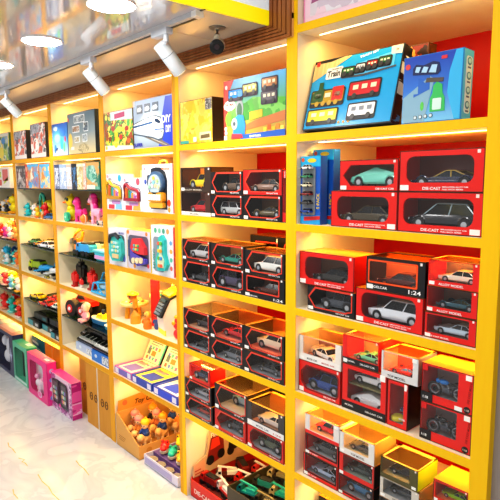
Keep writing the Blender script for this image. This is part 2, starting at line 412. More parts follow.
def bike(x, y, z, L, tank, label, flip=False, rz=0):
    t = thing('toy_motorcycle', label, 'toy motorcycle', (x, y, z), rz+(PI if flip else 0), 'toy motorcycles in red boxes', L)
    if not BIKE:
        r = .17
        w = MB().tube([(r*math.cos(a), 0, r*math.sin(a)) for a in [2*PI*i/20 for i in range(20)]], .032, 8, True)
        for i in range(8): a = PI*i/8; w.cyl((-r*math.cos(a), 0, -r*math.sin(a)), (r*math.cos(a), 0, r*math.sin(a)), .006, seg=5)
        w.cyl((0, -.03, 0), (0, .03, 0), .05)
        BIKE['rim'] = MB().tube([(.125*math.cos(a), 0, .125*math.sin(a)) for a in [2*PI*i/20 for i in range(20)]], .018, 8, True).mesh('rim')
        BIKE['wheel'] = w.mesh('wheel')
        BIKE['frame'] = MB().tube([(-.33, 0, .17), (-.2, 0, .47), (.0, 0, .40), (.1, 0, .22), (.34, 0, .17)], .016).tube([(-.2, 0, .42), (-.05, 0, .16), (.12, 0, .16)], .016).tube([(.08, .06, .17), (.3, .07, .2), (.46, .07, .26)], .022).tube([(-.33, .03, .17), (-.22, .03, .48)], .014).mesh('frame')
        BIKE['eng'] = MB().box(-.1, .09, -.06, .06, .16, .30).cyl((-.02, -.08, .22), (-.02, .08, .22), .06).cyl((.07, -.075, .20), (.07, .075, .20), .045).mesh('engine')
        BIKE['tank'] = MB().ell((-.08, 0, .43), (.14, .065, .07)).ell((-.24, 0, .44), (.07, .05, .07)).mesh('fuel_tank')
        BIKE['seat'] = MB().ell((.14, 0, .41), (.14, .05, .035)).ell((.29, 0, .47), (.09, .04, .03)).mesh('seat')
        BIKE['bar'] = MB().tube([(-.16, -.14, .53), (-.2, -.06, .50), (-.2, .06, .50), (-.16, .14, .53)], .014).mesh('handlebar')
    for sx in (-.33, .33):
        w = link('wheel', BIKE['wheel'], mat('#2a2b2f', .4), t); w.location = (sx, 0, .20); link('rim', BIKE['rim'], mat('#c4c8ce', .25, .6), w)
    link('frame', BIKE['frame'], mat('#b9bec6', .25, .8), t); link('engine', BIKE['eng'], mat('#7c828c', .3, .7), t)
    link('fuel_tank', BIKE['tank'], mat(tank, .25), t); link('seat', BIKE['seat'], mat('#141417', .5), t); link('handlebar', BIKE['bar'], mat('#9aa0a8', .3, .7), t)
    return t

# ------------------------------------------------------------------ window boxes
RED = '#e3211b'; BLK = '#1b1a1d'; LITTOP = '#dc8c28'  # box tops carry the amber LED reflection in their colour
LASTBOX = [None]
def lighten(h, g=.62):
    h = h.lstrip('#'); return '#'+''.join('%02x' % int(255*(int(h[i:i+2], 16)/255)**g) for i in (0, 2, 4))
def winbox(label, x0, x1, z, h, y0, d, colr, shape, border=None, inside='#3a3638', floorc=None, top=LITTOP, wrap=False, sticker='bl',
           txt=None, txtc='#ffffff', side=None, group=None, win=None, logo=True, name='toy_car_box', strip=None, rz=0, glare=None):
    """a carton with a window cut in its front, a film over it and the trimmings printed round it"""
    w = x1-x0; yf = -d/2
    inside = lighten(inside); floorc = lighten(floorc) if floorc else None
    t = thing(name, label, 'toy box', ((x0+x1)/2, y0+d/2, z), rz, group)
    a, b_ = -w/2, w/2
    if win: wx0, wx1, wz0, wz1 = a+w*win[0], a+w*win[1], h*win[2], h*win[3]
    else: wx0, wx1, wz0, wz1 = a+w*.09, a+w*.93, h*.19, h*.86
    if shape == 'round': hole = rrect(wx0, wx1, wz0, wz1, min(wx1-wx0, wz1-wz0)*.3)
    elif shape == 'hex':
        c = (wx1-wx0)*.16; hole = [(wx0, (wz0+wz1)/2), (wx0+c, wz0), (wx1-c*.9, wz0), (wx1-c*.5, wz0+(wz1-wz0)*.07), (wx1, wz0+(wz1-wz0)*.12), (wx1, wz1), (wx0+c, wz1)]
    elif shape == 'oct':
        c = (wz1-wz0)*.3; hole = [(wx0, wz0+c), (wx0+c, wz0), (wx1-c*.4, wz0), (wx1, wz0+c*.5), (wx1, wz1-c*.5), (wx1-c*.4, wz1), (wx0+c, wz1), (wx0, wz1-c)]
    else: hole = rrect(wx0, wx1, wz0, wz1, .004, 2)
    mb = MB()
    v, f = holed([(a, 0), (b_, 0), (b_, h), (a, h)], hole, yf); mb.add(v, f)
    v, f = holed([(a, 0), (b_, 0), (b_, h), (a, h)], hole, yf+.0025); mb.add(v, f)
    e = .0015
    mb.box(a, a+e, yf+.0026, -yf, 0, h)
    mb.box(b_-e, b_, yf+.0026, -yf, 0, h)
    mb.box(a+e, b_-e, yf+.0026, -yf, 0, e)
    me = mb.mesh('carton', 0)
    link('carton', me, mat(colr, .28), t)
    P('backing_card', MB().box(a+.002, b_-.002, -yf-.02, -yf-.001, .002, h-.002), mat(inside, .4), t)
    P('inner_tray', MB().box(a+.002, b_-.002, yf+.003, -yf-.02, .0016, .012), mat(floorc or inside, .45), t)
    if wrap:
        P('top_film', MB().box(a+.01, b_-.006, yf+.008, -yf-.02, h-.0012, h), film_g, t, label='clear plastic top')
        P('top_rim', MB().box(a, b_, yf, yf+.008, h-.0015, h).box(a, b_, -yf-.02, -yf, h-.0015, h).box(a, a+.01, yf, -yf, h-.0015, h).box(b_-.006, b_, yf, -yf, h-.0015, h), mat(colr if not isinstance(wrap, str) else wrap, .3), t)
    else:
        P('top_panel', MB().box(a, b_, yf, -yf, h-.0015, h+.0002), mat(top, .22), t, label='shiny box top with amber light painted in')
    if not isinstance(wrap, str) and colr != BLK:
        v, f = holed([(a, 0), (b_, 0), (b_, h), (a, h)], [(a+.0022, .0022), (b_-.0022, .0022), (b_-.0022, h-.0022), (a+.0022, h-.0022)], yf-.0004); P('edge_trim', MB().add(v, f), mat('#1d0d0c', .4), t, label='thin black carton edge')
    if side: P('side_print', MB().box(b_, b_+.0006, yf+.001, -yf-.001, .002, h-.002), mat(side, .35), t)
    P('window_film', MB().add(*[[(p[0], yf+.001, p[1]) for p in hole], [tuple(range(len(hole)))]]), FILM, t, label='clear plastic window')
    if border:
        cx = sum(p[0] for p in hole)/len(hole); cz = sum(p[1] for p in hole)/len(hole)
        k1, k2 = .006/(wx1-wx0)*2, .006/(wz1-wz0)*2
        out = [(cx+(p[0]-cx)*(1+k1), cz+(p[1]-cz)*(1+k2)) for p in hole]
        v, f = holed(out, hole, yf-.0006); P('window_border', MB().add(v, f), mat(border, .3), t, label='thin coloured window outline')
    if sticker:
        sw, sh = w*.11, h*.13
        sx = a+.004 if 'l' in sticker else b_-sw-.006
        sz = .004 if 'b' in sticker else h-sh-.004
        P('price_sticker', MB().box(sx, sx+sw, yf-.0012, yf, sz, sz+sh), mat('#f6f6f2', .5), t, label='white price sticker')
    if strip: P('printed_strip', MB().box(a+.0005, b_-.0005, yf-.0006, yf, 0.0005, h*strip[1]), mat(strip[0], .35), t)
    if logo: P('emblem', MB().prism(rrect(b_-w*.08, b_-w*.045, h*.885, h*.965, .001, 2), yf-.001, yf), mat('#f2e8e4', .4), t)
    for s in (txt or []):
        st, fx, fz, fs, fw = s[:5]
        text(st, h*fs, mat(s[5] if len(s) > 5 else txtc, .4), t, a+w*fx, yf-.0012, h*fz, wid=w*fw if fw else None, bold=.015)
    LASTBOX[0] = t
    return t
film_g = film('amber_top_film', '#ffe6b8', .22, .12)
DCT = [('DIE-CAST', .30, .05, .095, .22), ('SIMULATION ALLOY CAR', .54, .10, .045, .3), ('PULL BACK SERIES', .54, .045, .045, .24)]
SMT = [('DIE-CAST CAR', .62, .06, .07, .28)]
ROW = ['top', 'second', 'third', 'fourth', 'fifth']
def L_(adj, pos, row, bay): return f"{adj} box, {pos} on the {ROW[row]} shelf of the {BAYN[bay]}"
def C_(c, pos, row, bay): return f"{c} in the {pos} box, {ROW[row]} shelf, {BAYN[bay]}"
def boxcar(adj, pos, row, bay, x0, x1, z, h, cc, st, carc, y0=.02, d=.12, ck=1., **kw):
    """carton plus the model car standing in it"""
    if bay == 1:
        x0, x1 = (-1.570+(v+1.570)*1.022 for v in (x0, x1))
        if y0 == .02: y0 = .004
    fl = kw.pop('flip', False); rzc = kw.pop('rzc', 0); ck2 = kw.pop('lab', None); rl = kw.pop('rimc', '#c9ccd2'); L = kw.pop('L', None); gl_ = kw.pop('glass', '#15181d'); cx = kw.pop('cx', 0); rc = kw.pop('roofc', None)
    winbox(L_(adj, pos, row, bay), x0, x1, z, h, y0, d, cc, group=f'boxed model cars on the {ROW[row]} shelf, {BAYN[bay]}', **kw)
    if st:
        L = L or (x1-x0)*.74
        car(st, carc, min(L*ck*1.2, (x1-x0)*.86), (x0+x1)/2+cx*.5+(x1-x0)*.02, y0+d*.42, z+.0125, C_(ck2, pos, row, bay), rz=rzc, flip=fl, rimc=rl, glass=gl_, roofc=rc)
# ================================================================== RIGHTMOST BAY
# --- second shelf (Z3): die-cast boxes
BOR = '#2c1413'
boxcar('wide red die-cast', 'lower middle', 1, 0, -.612, -.327, Z3, .131, RED, 'sedan', '#4a3f2a', d=.14, shape='round', win=(.10, .88, .2, .85), txt=DCT, inside='#4c2a20', sticker='br', lab='black and gold toy sedan')
boxcar('red die-cast', 'upper middle', 1, 0, -.573, -.327, Z3+.132, .108, RED, 'cyber', '#7fd8c4', d=.14, shape='hex', win=(.06, .93, .16, .84), txt=[('DIE-CAST CAR', .64, .05, .08, .3)], inside='#8a5a3c', lab='teal angular toy pickup', L=.19, cx=.02, roofc='#7fd8c4', glass='#7fd8c4')
boxcar('wide red die-cast', 'lower right', 1, 0, -.324, -.036, Z3, .131, RED, 'hatch', '#20222a', d=.14, shape='round', win=(.07, .90, .2, .85), txt=DCT, inside='#43221c', sticker='br', lab='black toy SUV with silver roof', roofc='#9fb4bc', L=.22)
boxcar('wide red die-cast', 'upper right', 1, 0, -.322, -.038, Z3+.132, .131, RED, 'sports', '#1d2244', d=.14, shape='round', win=(.09, .89, .22, .86), txt=DCT, inside='#5c2420', lab='dark blue toy coupe with gold roof', roofc='#b59a58', L=.20)
# --- third shelf (Z4)
boxcar('black', 'lower left', 2, 0, -.725, -.494, Z4, .099, BLK, 'jeep', '#4a4f58', d=.13, shape='hex', win=(.04, .93, .17, .9), border='#e0402c', txt=SMT, inside='#7c7f84', lab='grey toy off-roader', L=.14, cx=.02)
boxcar('red die-cast', 'upper left', 2, 0, -.770, -.500, Z4+.1, .131, RED, 'sedan', '#33302e', d=.15, shape='round', win=(.11, .9, .2, .86), txt=DCT, inside='#7c5a40', lab='black classic toy sedan', L=.18, cx=.02)
boxcar('large red die-cast', 'lower centre', 2, 0, -.489, -.217, Z4, .124, RED, 'suv', '#e6eaf2', d=.15, shape='round', win=(.09, .9, .17, .9), txt=DCT, inside='#3d3438', lab='white toy SUV', L=.225, cx=.02)
boxcar('black and orange', 'upper centre', 2, 0, -.446, -.215, Z4+.125, .119, BLK, 'sedan', '#5a1d12', d=.14, shape='rect', win=(.06, .86, .26, .86), border='#f2571e', txt=[('MODELCAR', .04, .07, .10, .34), ('1:24', .72, .06, .16, .2)], inside='#d8521c', floorc='#ff7a22', wrap='#2a1c18', lab='dark red toy convertible', rimc='#ff7a3c', L=.16, glass='#2a0d08')
boxcar('small red hidden', 'upper back', 2, 0, -.492, -.33, Z4+.13, .10, RED, 'sports', '#5a2a18', y0=.16, d=.12, shape='round', inside='#4a2018', lab='brown toy car', txt=[])
AM = [('ALLOY MODEL', .22, .06, .12, .5)]
for k, (cc, st, lb, pos) in enumerate((('#d9dde2', 'muscle', 'light blue toy muscle car', 'lowest right'), ('#2f5a68', 'sports', 'dark teal toy sports car', 'middle right'), ('#efe6d2', 'sedan', 'cream toy limousine', 'topmost right'))):
    z = Z4+k*.0865
    boxcar('red and clear', pos, 2, 0, -.212+.004*k, -.037, z, .085, RED if k else '#e01f1a', st, cc if k else '#cfe2f2', d=.13, shape='rect', win=(.02, .88, .22, .97) if k else (.05, .86, .22, .92), txt=AM if k else [('DIE CAST MODEL', .1, .07, .08, .4)], inside='#6a4a3a', side=BLK, floorc='#5a4038', lab=lb, L=.135, top='#f0a23a', wrap=(k == 2 and '#d8902c'))
# --- fourth shelf (Z5)
boxcar('wide red', 'lower left', 3, 0, -.770, -.554, Z5, .134, RED, 'jeep', '#2f4f96', d=.15, shape='oct', win=(.08, .94, .16, .84), border='#7c1210', txt=SMT, inside='#8a929c', lab='dark blue toy off-roader', L=.15)
boxcar('white and brown', 'upper left', 3, 0, -.769, -.553, Z5+.135, .103, '#e9e2da', 'sports', '#f4f2ea', d=.14, shape='rect', win=(.10, .87, .28, .97), wrap='#f2a63a', strip=('#efebe6', .24), txt=[('MODEL CAR', .2, .08, .10, .25, '#2a2a2a'), ('MODEL CAR', .56, .08, .08, .3, '#c03020')], inside='#8a4a30', floorc='#7c3a26', lab='white toy sports car with stripes', flip=True, rzc=-.25, L=.15)
boxcar('tall red double', 'lower centre', 3, 0, -.546, -.348, Z5, .176, RED, 'cyber', '#e8e8ea', d=.15, shape='rect', win=(.13, .88, .24, .9), strip=(BLK, .18), txt=[('DIE-CAST CAR', .55, .07, .05, .38), ('MODEL', .08, .08, .05, .2)], inside='#8a8250', floorc='#6a6238', lab='silver angular toy pickup', L=.15, glass='#d8dadc', sticker='x')
car('cyber', '#f4f4f6', .15, -.447, .09, Z5+.098, 'white angular toy pickup above the silver one, fourth shelf, rightmost bay', flip=False, glass='#30343a')
P('card_ledge', MB().box(-.083, .082, -.05, .055, .09, .0965), mat('#77704a', .5), LASTBOX[0])
boxcar('red and yellow', 'upper centre', 3, 0, -.545, -.384, Z5+.177, .110, RED, 'sports', '#7de8b8', d=.15, shape='rect', win=(.12, .98, .24, .95), wrap='#f2b02a', strip=(BLK, .22), txt=[('DIE-CAST CAR', .5, .08, .08, .4), ('MODEL', .06, .09, .07, .3)], inside='#b89a50', floorc='#8a7a48', lab='mint green toy sports car', L=.13, cx=.01)
winbox(L_('narrow red upright', 'lower right of centre', 3, 0), -.344, -.262, Z5, .168, .02, .13, RED, 'rect', win=(.12, .8, .1, .92), inside='#8c8c88', side=BLK, sticker='x', logo=True, txt=[('MODEL', .60, .2, .05, .3)])
car('hatch', '#3c4d74', .07, -.30, .085, Z5+.045, 'small blue toy car in the narrow red upright box, rightmost bay', rz=PI/2)
tt = thing('toy_ball', 'yellow toy wheel at the bottom of the narrow red upright box', 'toy', (-.318, .05, Z5+.0125))
P('disc', MB().lathe([(.018, 0), (.024, .006), (.024, .014), (.016, .02)]), mat('#d8cc3a', .3), tt)
boxcar('silver and orange', 'upper right of centre', 3, 0, -.372, -.228, Z5+.170, .096, '#dcdcdc', 'sports', '#ee3a1c', d=.12, shape='rect', win=(.05, .86, .26, .96), wrap='#f2a63a', strip=('#d9d9da', .24), txt=[('TOP MODEL', .18, .06, .12, .5, '#1a1a1a')], inside='#c8441e', side='#8a8a8a', lab='red toy sports car', L=.11, sticker='x')
for k, (tank, pos) in enumerate((('#26282c', 'lower'), ('#2484dc', 'upper'))):
    z = Z5+k*.131
    t = winbox(f'red motorcycle box, {pos} of the pair at the right end, fourth shelf, rightmost bay', -.214, -.037, z, .13, .02, .12, RED, 'rect', name='toy_motorcycle_box', win=(.015, .72, .25 if k == 0 else .22, .95), inside='#85888e', floorc='#75787c', sticker='x', logo=False, txt=[], group='motorcycle boxes on the fourth shelf')
    w = .177; text('DIE CAST MODEL', .010, mat('#8a1410'), t, w/2-.012, -.0612, .035, wid=.075, bold=.01, rot=(PI/2, -PI/2+.12, 0))
    poly(t, 'black_corner', [(-w/2, .002), (-w/2+.042, .002), (-w/2+.042, .034), (-w/2, .034)], -.0606, mat(BLK, .4))
    poly(t, 'red_tab', [(-w/2+.004, .106), (-w/2+.022, .106), (-w/2+.022, .126), (-w/2+.004, .126)], -.0606, mat('#d81818', .4))
    poly(t, 'scale_badge', circ(w/2-.018, .014, .011), -.0606, mat(BLK, .4)); text('1:18', .009, mat('#e8d8c8'), t, w/2-.026, -.0625, .011, bold=.01)
    text('1:18', .012, mat('#ffffff'), t, -w/2+.006, -.0625, .012, bold=.02)
    if k: poly(t, 'price_sticker', [(.03, .003), (.055, .003), (.055, .017), (.03, .017)], -.0606, mat('#f4f4f2', .5))
    bike(-.146, .062, z+.0125, .124, tank, f"{'black' if k == 0 else 'blue-tanked'} toy motorcycle in the {pos} red motorcycle box", flip=False, rz=.05)
t = thing('cardboard_carton', 'small plain orange-lit carton at the back of the fourth shelf, rightmost bay', 'box', (-.12, .40, Z5))
P('carton', MB().box(-.05, .05, -.04, .04, 0, .262), KRAFT, t); P('tape', MB().box(-.012, .012, -.0407, -.04, 0, .262), mat('#c87818', .4), t)
# --- fifth shelf (Z6)
TM = [('TOP MODEL', .34, .08, .13, .4, '#1a1a1a')]
boxcar('red', 'lowest left', 4, 0, -.740, -.560, Z6, .096, RED, 'sports', '#b9cce4', d=.13, shape='rect', win=(.08, .94, .22, .94), border='#2a1212', inside='#4a5058', lab='pale blue toy sports car', L=.14, txt=[('DIE CAST', .1, .07, .08, .3)])
boxcar('red and grey', 'middle left', 4, 0, -.732, -.558, Z6+.097, .088, RED, 'suv', '#585c60', d=.13, shape='rect', win=(.06, .94, .22, .94), border='#2a1212', side='#20201f', inside='#6f7478', lab='grey toy SUV', L=.13, txt=[('DIE CAST', .1, .07, .08, .3)])
boxcar('silver-red', 'topmost left', 4, 0, -.732, -.555, Z6+.186, .082, '#e3dedb', 'suv', '#e01a20', d=.13, shape='rect', win=(.14, .84, .2, .95), wrap='#f5a93a', strip=(RED, .17), inside='#d98a50', lab='bright red toy SUV', L=.11, txt=[], sticker='x')
boxcar('red', 'lowest centre', 4, 0, -.556, -.392, Z6, .080, RED, 'jeep', '#3a78a8', d=.13, shape='rect', win=(.06, .95, .2, .95), border='#2a1212', side=BLK, inside='#50585c', lab='blue toy jeep', L=.115, txt=[])
boxcar('red', 'middle centre', 4, 0, -.554, -.390, Z6+.081, .090, '#d92018', 'sedan', '#43504c', d=.13, shape='rect', win=(.12, .95, .2, .95), side=BLK, inside='#5a6a5e', lab='dark green toy car', L=.12, txt=[])
boxcar('silver and gold', 'topmost centre', 4, 0, -.552, -.392, Z6+.172, .084, '#dfdedb', 'sports', '#5f6468', d=.14, shape='rect', win=(.12, .84, .26, .95), wrap='#f5b23a', strip=('#e4e3e0', .24), side='#c89a50', inside='#8a8a6a', lab='grey toy sports car', L=.12, txt=TM)
boxcar('black', 'lowest right of centre', 4, 0, -.366, -.206, Z6, .074, BLK, 'sedan', '#3a3d42', d=.13, shape='rect', win=(.06, .95, .2, .95), inside='#45484c', lab='charcoal toy sedan', L=.12, txt=[])
boxcar('silver', 'middle right of centre', 4, 0, -.364, -.208, Z6+.075, .076, '#cfcac0', 'sports', '#5c6066', d=.14, shape='rect', win=(.08, .82, .22, .95), wrap='#c9a35a', side='#a88a5a', inside='#6a6e70', lab='slate grey toy sports car', L=.12, txt=TM)
boxcar('lime green', 'topmost right of centre', 4, 0, -.364, -.214, Z6+.152, .076, '#54502c', 'sports', '#26282a', d=.13, shape='rect', win=(.02, .78, .2, .95), wrap='#d8a850', side='#c4e81c', inside='#5a5c3a', lab='black toy sports car', L=.11, txt=[], sticker='br')
boxcar('dark navy', 'lowest right', 4, 0, -.154, -.034, Z6, .075, '#20243a', 'sedan', '#45484c', d=.12, shape='rect', win=(.06, .95, .2, .95), inside='#50545c', lab='grey toy saloon', L=.095, txt=[])
boxcar('dark navy', 'middle right', 4, 0, -.153, -.034, Z6+.076, .075, '#1d2238', 'hatch', '#5c6068', d=.12, shape='rect', win=(.06, .95, .2, .95), inside='#60646c', lab='grey toy hatchback', L=.09, txt=[])
boxcar('red and navy', 'topmost right', 4, 0, -.156, -.037, Z6+.152, .080, '#d83018', 'muscle', '#a4e21c', d=.12, shape='rect', win=(.06, .97, .24, .9), inside='#c8481e', floorc='#e04a20', side=BLK, lab='lime green toy muscle car', L=.10, txt=[], sticker='bl')
# bottom, floor level of the rightmost bay
boxcar2 = winbox('black and red toy box standing on the floor under the rightmost bay', -.74, -.52, 0, .34, .12, .16, BLK, 'rect', border='#d83020', inside='#8a3020', sticker='x', txt=[], logo=False)
car('jeep', '#c02820', .16, -.63, .2, .0125, 'red toy truck in the black and red box at floor level')
# --- top shelf (Z2)
t = thing('train_set_box', 'large blue boxed train set leaning on the top shelf, rightmost bay', 'toy box', (-.563, .022, Z2+.0135), rx=-.27)
w, h, d = .398, .275, .05
P('carton', MB().box(-w/2, w/2, 0, d, 0, h), mat('#20262c', .35), t)
poly(t, 'blue_face', [(-w/2+.004, .004), (w/2-.004, .004), (w/2-.004, h-.004), (-w/2+.004, h-.004)], -.0003, mat('#16a3e0', .25))
poly(t, 'wood_band', [(-w/2+.004, .19), (-.03, .265), (-.02, h-.003), (-w/2+.004, h-.003)], -.0012, wood('printed_planks', '#e2cc90', '#cdb170', .4, 90))
poly(t, 'black_corner', [(-w/2+.004, .262), (-.115, .262), (-.06, h-.003), (-w/2+.004, h-.003)], -.0018, mat('#1b1c20', .3))
poly(t, 'white_corner', [(w/2-.045, h-.03), (w/2-.004, h-.035), (w/2-.004, h-.003), (w/2-.05, h-.003)], -.0018, mat('#ece4d2', .4))
poly(t, 'red_badge', [(-w/2+.014, .252), (-w/2+.03, .252), (-w/2+.03, .268), (-w/2+.014, .268)], -.0024, mat('#e03030', .4))
poly(t, 'title_plate', rrect(-.128, -.052, .192, .236, .006), -.0022, mat('#f2efe6', .4))
text('Train', .034, mat('#20201f', .5), t, -.122, -.0036, .2, wid=.062, bold=.025); text('CLASSICAL', .009, mat('#20201f'), t, -.105, -.0036, .226, wid=.05, bold=.02)
poly(t, 'tunnel_picture', [(-.055, .21), (.02, .235), (.15, .252), (.17, .243), (.17, .2), (.05, .185), (-.04, .188)], -.0016, mat('#58c4ee', .3))
poly(t, 'track_rail', [(-.05, .186), (.05, .182), (.18, .196), (.18, .202), (.05, .190), (-.05, .193)], -.0022, mat('#4a4f55', .4))
def traincar(t, name, x, z, w, h, c, dark='#15181c', wheels=2, chim=False, base=-.0026):
    poly(t, name+'_outline', rrect(x-.006, x+w+.006, z-.008, z+h+.006, .008), base, mat(dark, .4))
    poly(t, name, rrect(x, x+w, z+.008, z+h, .004), base-.0008, mat(c, .25, .2))
    for k in range(3): poly(t, 'printed_window', [(x+w*(.12+.3*k), z+h*.52), (x+w*(.12+.3*k)+w*.18, z+h*.52), (x+w*(.12+.3*k)+w*.18, z+h*.82), (x+w*(.12+.3*k), z+h*.82)], base-.0016, mat('#f2e6c4' if c != '#f0f0f0' else '#8a8f98', .3))
    for k in range(wheels): poly(t, 'printed_wheel', circ(x+w*(.2+.6*k/(max(wheels-1, 1))), z+.006, .010, n=12), base-.0018, mat('#c8a23a' if chim else '#3a3a3a', .3))
for x, c, ww in ((-.05, '#2d8a3c', .052), (.012, '#f0f0f0', .036), (.058, '#c8342a', .042), (.108, '#2f7a3a', .046)): traincar(t, 'small_wagon', x, .196+.09*(x+.05), ww, .026, c)
traincar(t, 'locomotive', -.178, .092, .152, .055, '#c9a437', chim=True, wheels=4)
poly(t, 'locomotive_boiler', [(-.178, .105), (-.12, .105), (-.12, .155), (-.13, .155), (-.13, .182), (-.15, .182), (-.15, .155), (-.178, .14)], -.0042, mat('#2f5a30', .3))
poly(t, 'locomotive_cab', rrect(-.08, -.028, .105, .158, .004), -.0042, mat('#d8302a', .3))
traincar(t, 'red_wagon', .0, .105, .128, .055, '#cf2a34'); traincar(t, 'gold_wagon', -.180, .022, .138, .050, '#d8cf3a'); traincar(t, 'white_wagon', .012, .028, .112, .050, '#f0f0f0')
for k in range(3): poly(t, 'printed_dot', circ(-.025+.022*k, .018, .005, n=10), -.002, mat('#e0b040'))
text('TRAIN SET', .012, mat('#ffffff'), t, .02, -.003, .252, wid=.08, bold=.02, rot=(PI/2, -.15, 0)); text('24', .012, mat('#202020'), t, w/2-.03, -.003, h-.022, bold=.02)
P('side_print', MB().box(w/2, w/2+.0006, .004, d-.004, .01, h-.01), art('train_side', ['#15181c', '#1c2026', '#d8d8d0', '#15181c', '#2a88b8', '#15181c'], 26), t)
t = thing('puzzle_box', 'brown picture box standing behind the blue train set box', 'toy box', (-.44, .17, Z2)); P('carton', MB().box(-.12, .12, 0, .05, 0, .285), mat('#4a2c16', .4), t)
P('side_print', MB().box(.1201, .1207, .003, .047, .01, .28), art('brown_print', ['#5a3418', '#c88a3a', '#2c180c', '#e8b45a', '#7a2a18'], 30), t)
P('front_print', MB().box(-.116, .116, -.0008, 0, .004, .281), art('brown_print', [], 30), t)
t = thing('play_set_box', 'glossy blue picture box with green figure on the top shelf, rightmost bay', 'toy box', (-.222, .022, Z2+.0026), rx=-.04)
w, h, d = .202, .209, .062
P('carton', MB().box(-w/2, w/2, 0, d, 0, h), mat('#1f86d8', .3), t)
def grad(name, c1, c2, c3=None, ax='Z', h=.2):
    m, nt, b = nodes(name); tc = nt.nodes.new('ShaderNodeTexCoord'); sp = nt.nodes.new('ShaderNodeSeparateXYZ'); mr = nt.nodes.new('ShaderNodeMapRange'); r = nt.nodes.new('ShaderNodeValToRGB')
    mr.inputs[2].default_value = h; L = nt.links.new
    L(tc.outputs['Object'], sp.inputs[0]); L(sp.outputs[ax], mr.inputs[0]); L(mr.outputs[0], r.inputs[0]); L(r.outputs[0], b.inputs['Base Color'])
    r.color_ramp.elements[0].color = (*hx(c1), 1); r.color_ramp.elements[1].color = (*hx(c2), 1)
    if c3: e = r.color_ramp.elements.new(.5); e.color = (*hx(c3), 1)
    b.inputs['Roughness'].default_value = .28; return m
poly(t, 'blue_face', [(-w/2+.002, .002), (w/2-.002, .002), (w/2-.002, h-.002), (-w/2+.002, h-.002)], -.0003, grad('blue_sea_print', '#7cc8f0', '#1746b8', '#2f7ad8'))
poly(t, 'light_curve', [(w/2-.002, .002), (w/2-.002, h-.002), (w/2-.024, h-.002), (w/2-.042, h*.7), (w/2-.046, h*.4), (w/2-.02, .002)], -.001, mat('#38b8ee', .25))
poly(t, 'road_picture', [(-w/2+.01, .002), (-.02, .002), (.01, .13), (-.005, .14), (-w/2+.002, .08), (-w/2+.002, .02)], -.0012, mat('#8ab4cc', .3))
poly(t, 'building_picture', [(-.06, .09), (-.045, .09), (-.045, .14), (-.02, .12), (-.005, .15), (-.005, .10), (-.06, .08)], -.0018, mat('#2468c8', .3))
poly(t, 'green_figure', [(.0, .03), (.05, .03), (.048, .07), (.04, .085), (.038, .11), (.02, .12), (.008, .11), (.006, .085), (-.002, .07)], -.002, mat('#35c060', .3))
poly(t, 'green_figure_panel', rrect(.008, .038, .035, .07, .004), -.0028, mat('#d8f0e8', .3))
poly(t, 'small_cactus', circ(-.028, .05, .006, .014), -.002, mat('#60d050', .3))
poly(t, 'red_badge', circ(-w/2+.016, .178, .009, n=12), -.002, mat('#e04848', .3)); poly(t, 'red_badge', rrect(.03, .05, .186, .196, .003), -.002, mat('#e03040', .3))
poly(t, 'logo_swoosh', [(-.066, .150), (.02, .142), (.03, .152), (.024, .178), (.004, .184), (-.03, .176), (-.056, .182), (-.066, .17)], -.0022, mat('#12235c', .3))
poly(t, 'logo_stroke', [(-.058, .158), (-.045, .155), (-.038, .172), (-.054, .174)], -.003, mat('#b4dcf8', .3)); poly(t, 'logo_stroke', [(-.036, .155), (-.018, .152), (-.012, .168), (-.028, .172)], -.003, mat('#b4dcf8', .3)); poly(t, 'logo_stroke', [(-.01, .152), (.014, .148), (.018, .172), (.0, .174)], -.003, mat('#b4dcf8', .3))
poly(t, 'subtitle_stroke', [(-.02, .122), (.04, .118), (.042, .13), (-.016, .136)], -.0022, mat('#5a5048', .3))
for k in range(4): poly(t, 'round_icon', circ(-.05+.018*k, .016+.001*k, .0065, n=14), -.002, mat('#18283c', .4)); poly(t, 'round_icon_face', circ(-.05+.018*k, .016+.001*k, .0048, n=14), -.0028, mat('#dcecf4', .4))
P('side_print', MB().box(w/2, w/2+.0006, .002, d-.002, .002, h-.002), mat('#39b6ee', .3), t)
P('side_panel', MB().prism(rrect(.016, d-.01, .02, h-.02, .01), w/2, w/2+.0014, 'x'), mat('#c9e2f2', .3), t)
for k in range(4):
    zz = .045+.043*k
    P('side_picture', MB().prism(circ(d/2+.003, zz, .013, .012), w/2+.0015, w/2+.0022, 'x'), mat('#1c78a8', .3), t)
    P('side_picture_centre', MB().prism(circ(d/2+.003, zz+.001, .009, .007), w/2+.0022, w/2+.0028, 'x'), mat('#a8d8ea', .3), t)
    P('side_caption', MB().box(w/2+.0015, w/2+.0022, d/2-.006, d/2+.012, zz-.021, zz-.016), mat('#20428a', .3), t)
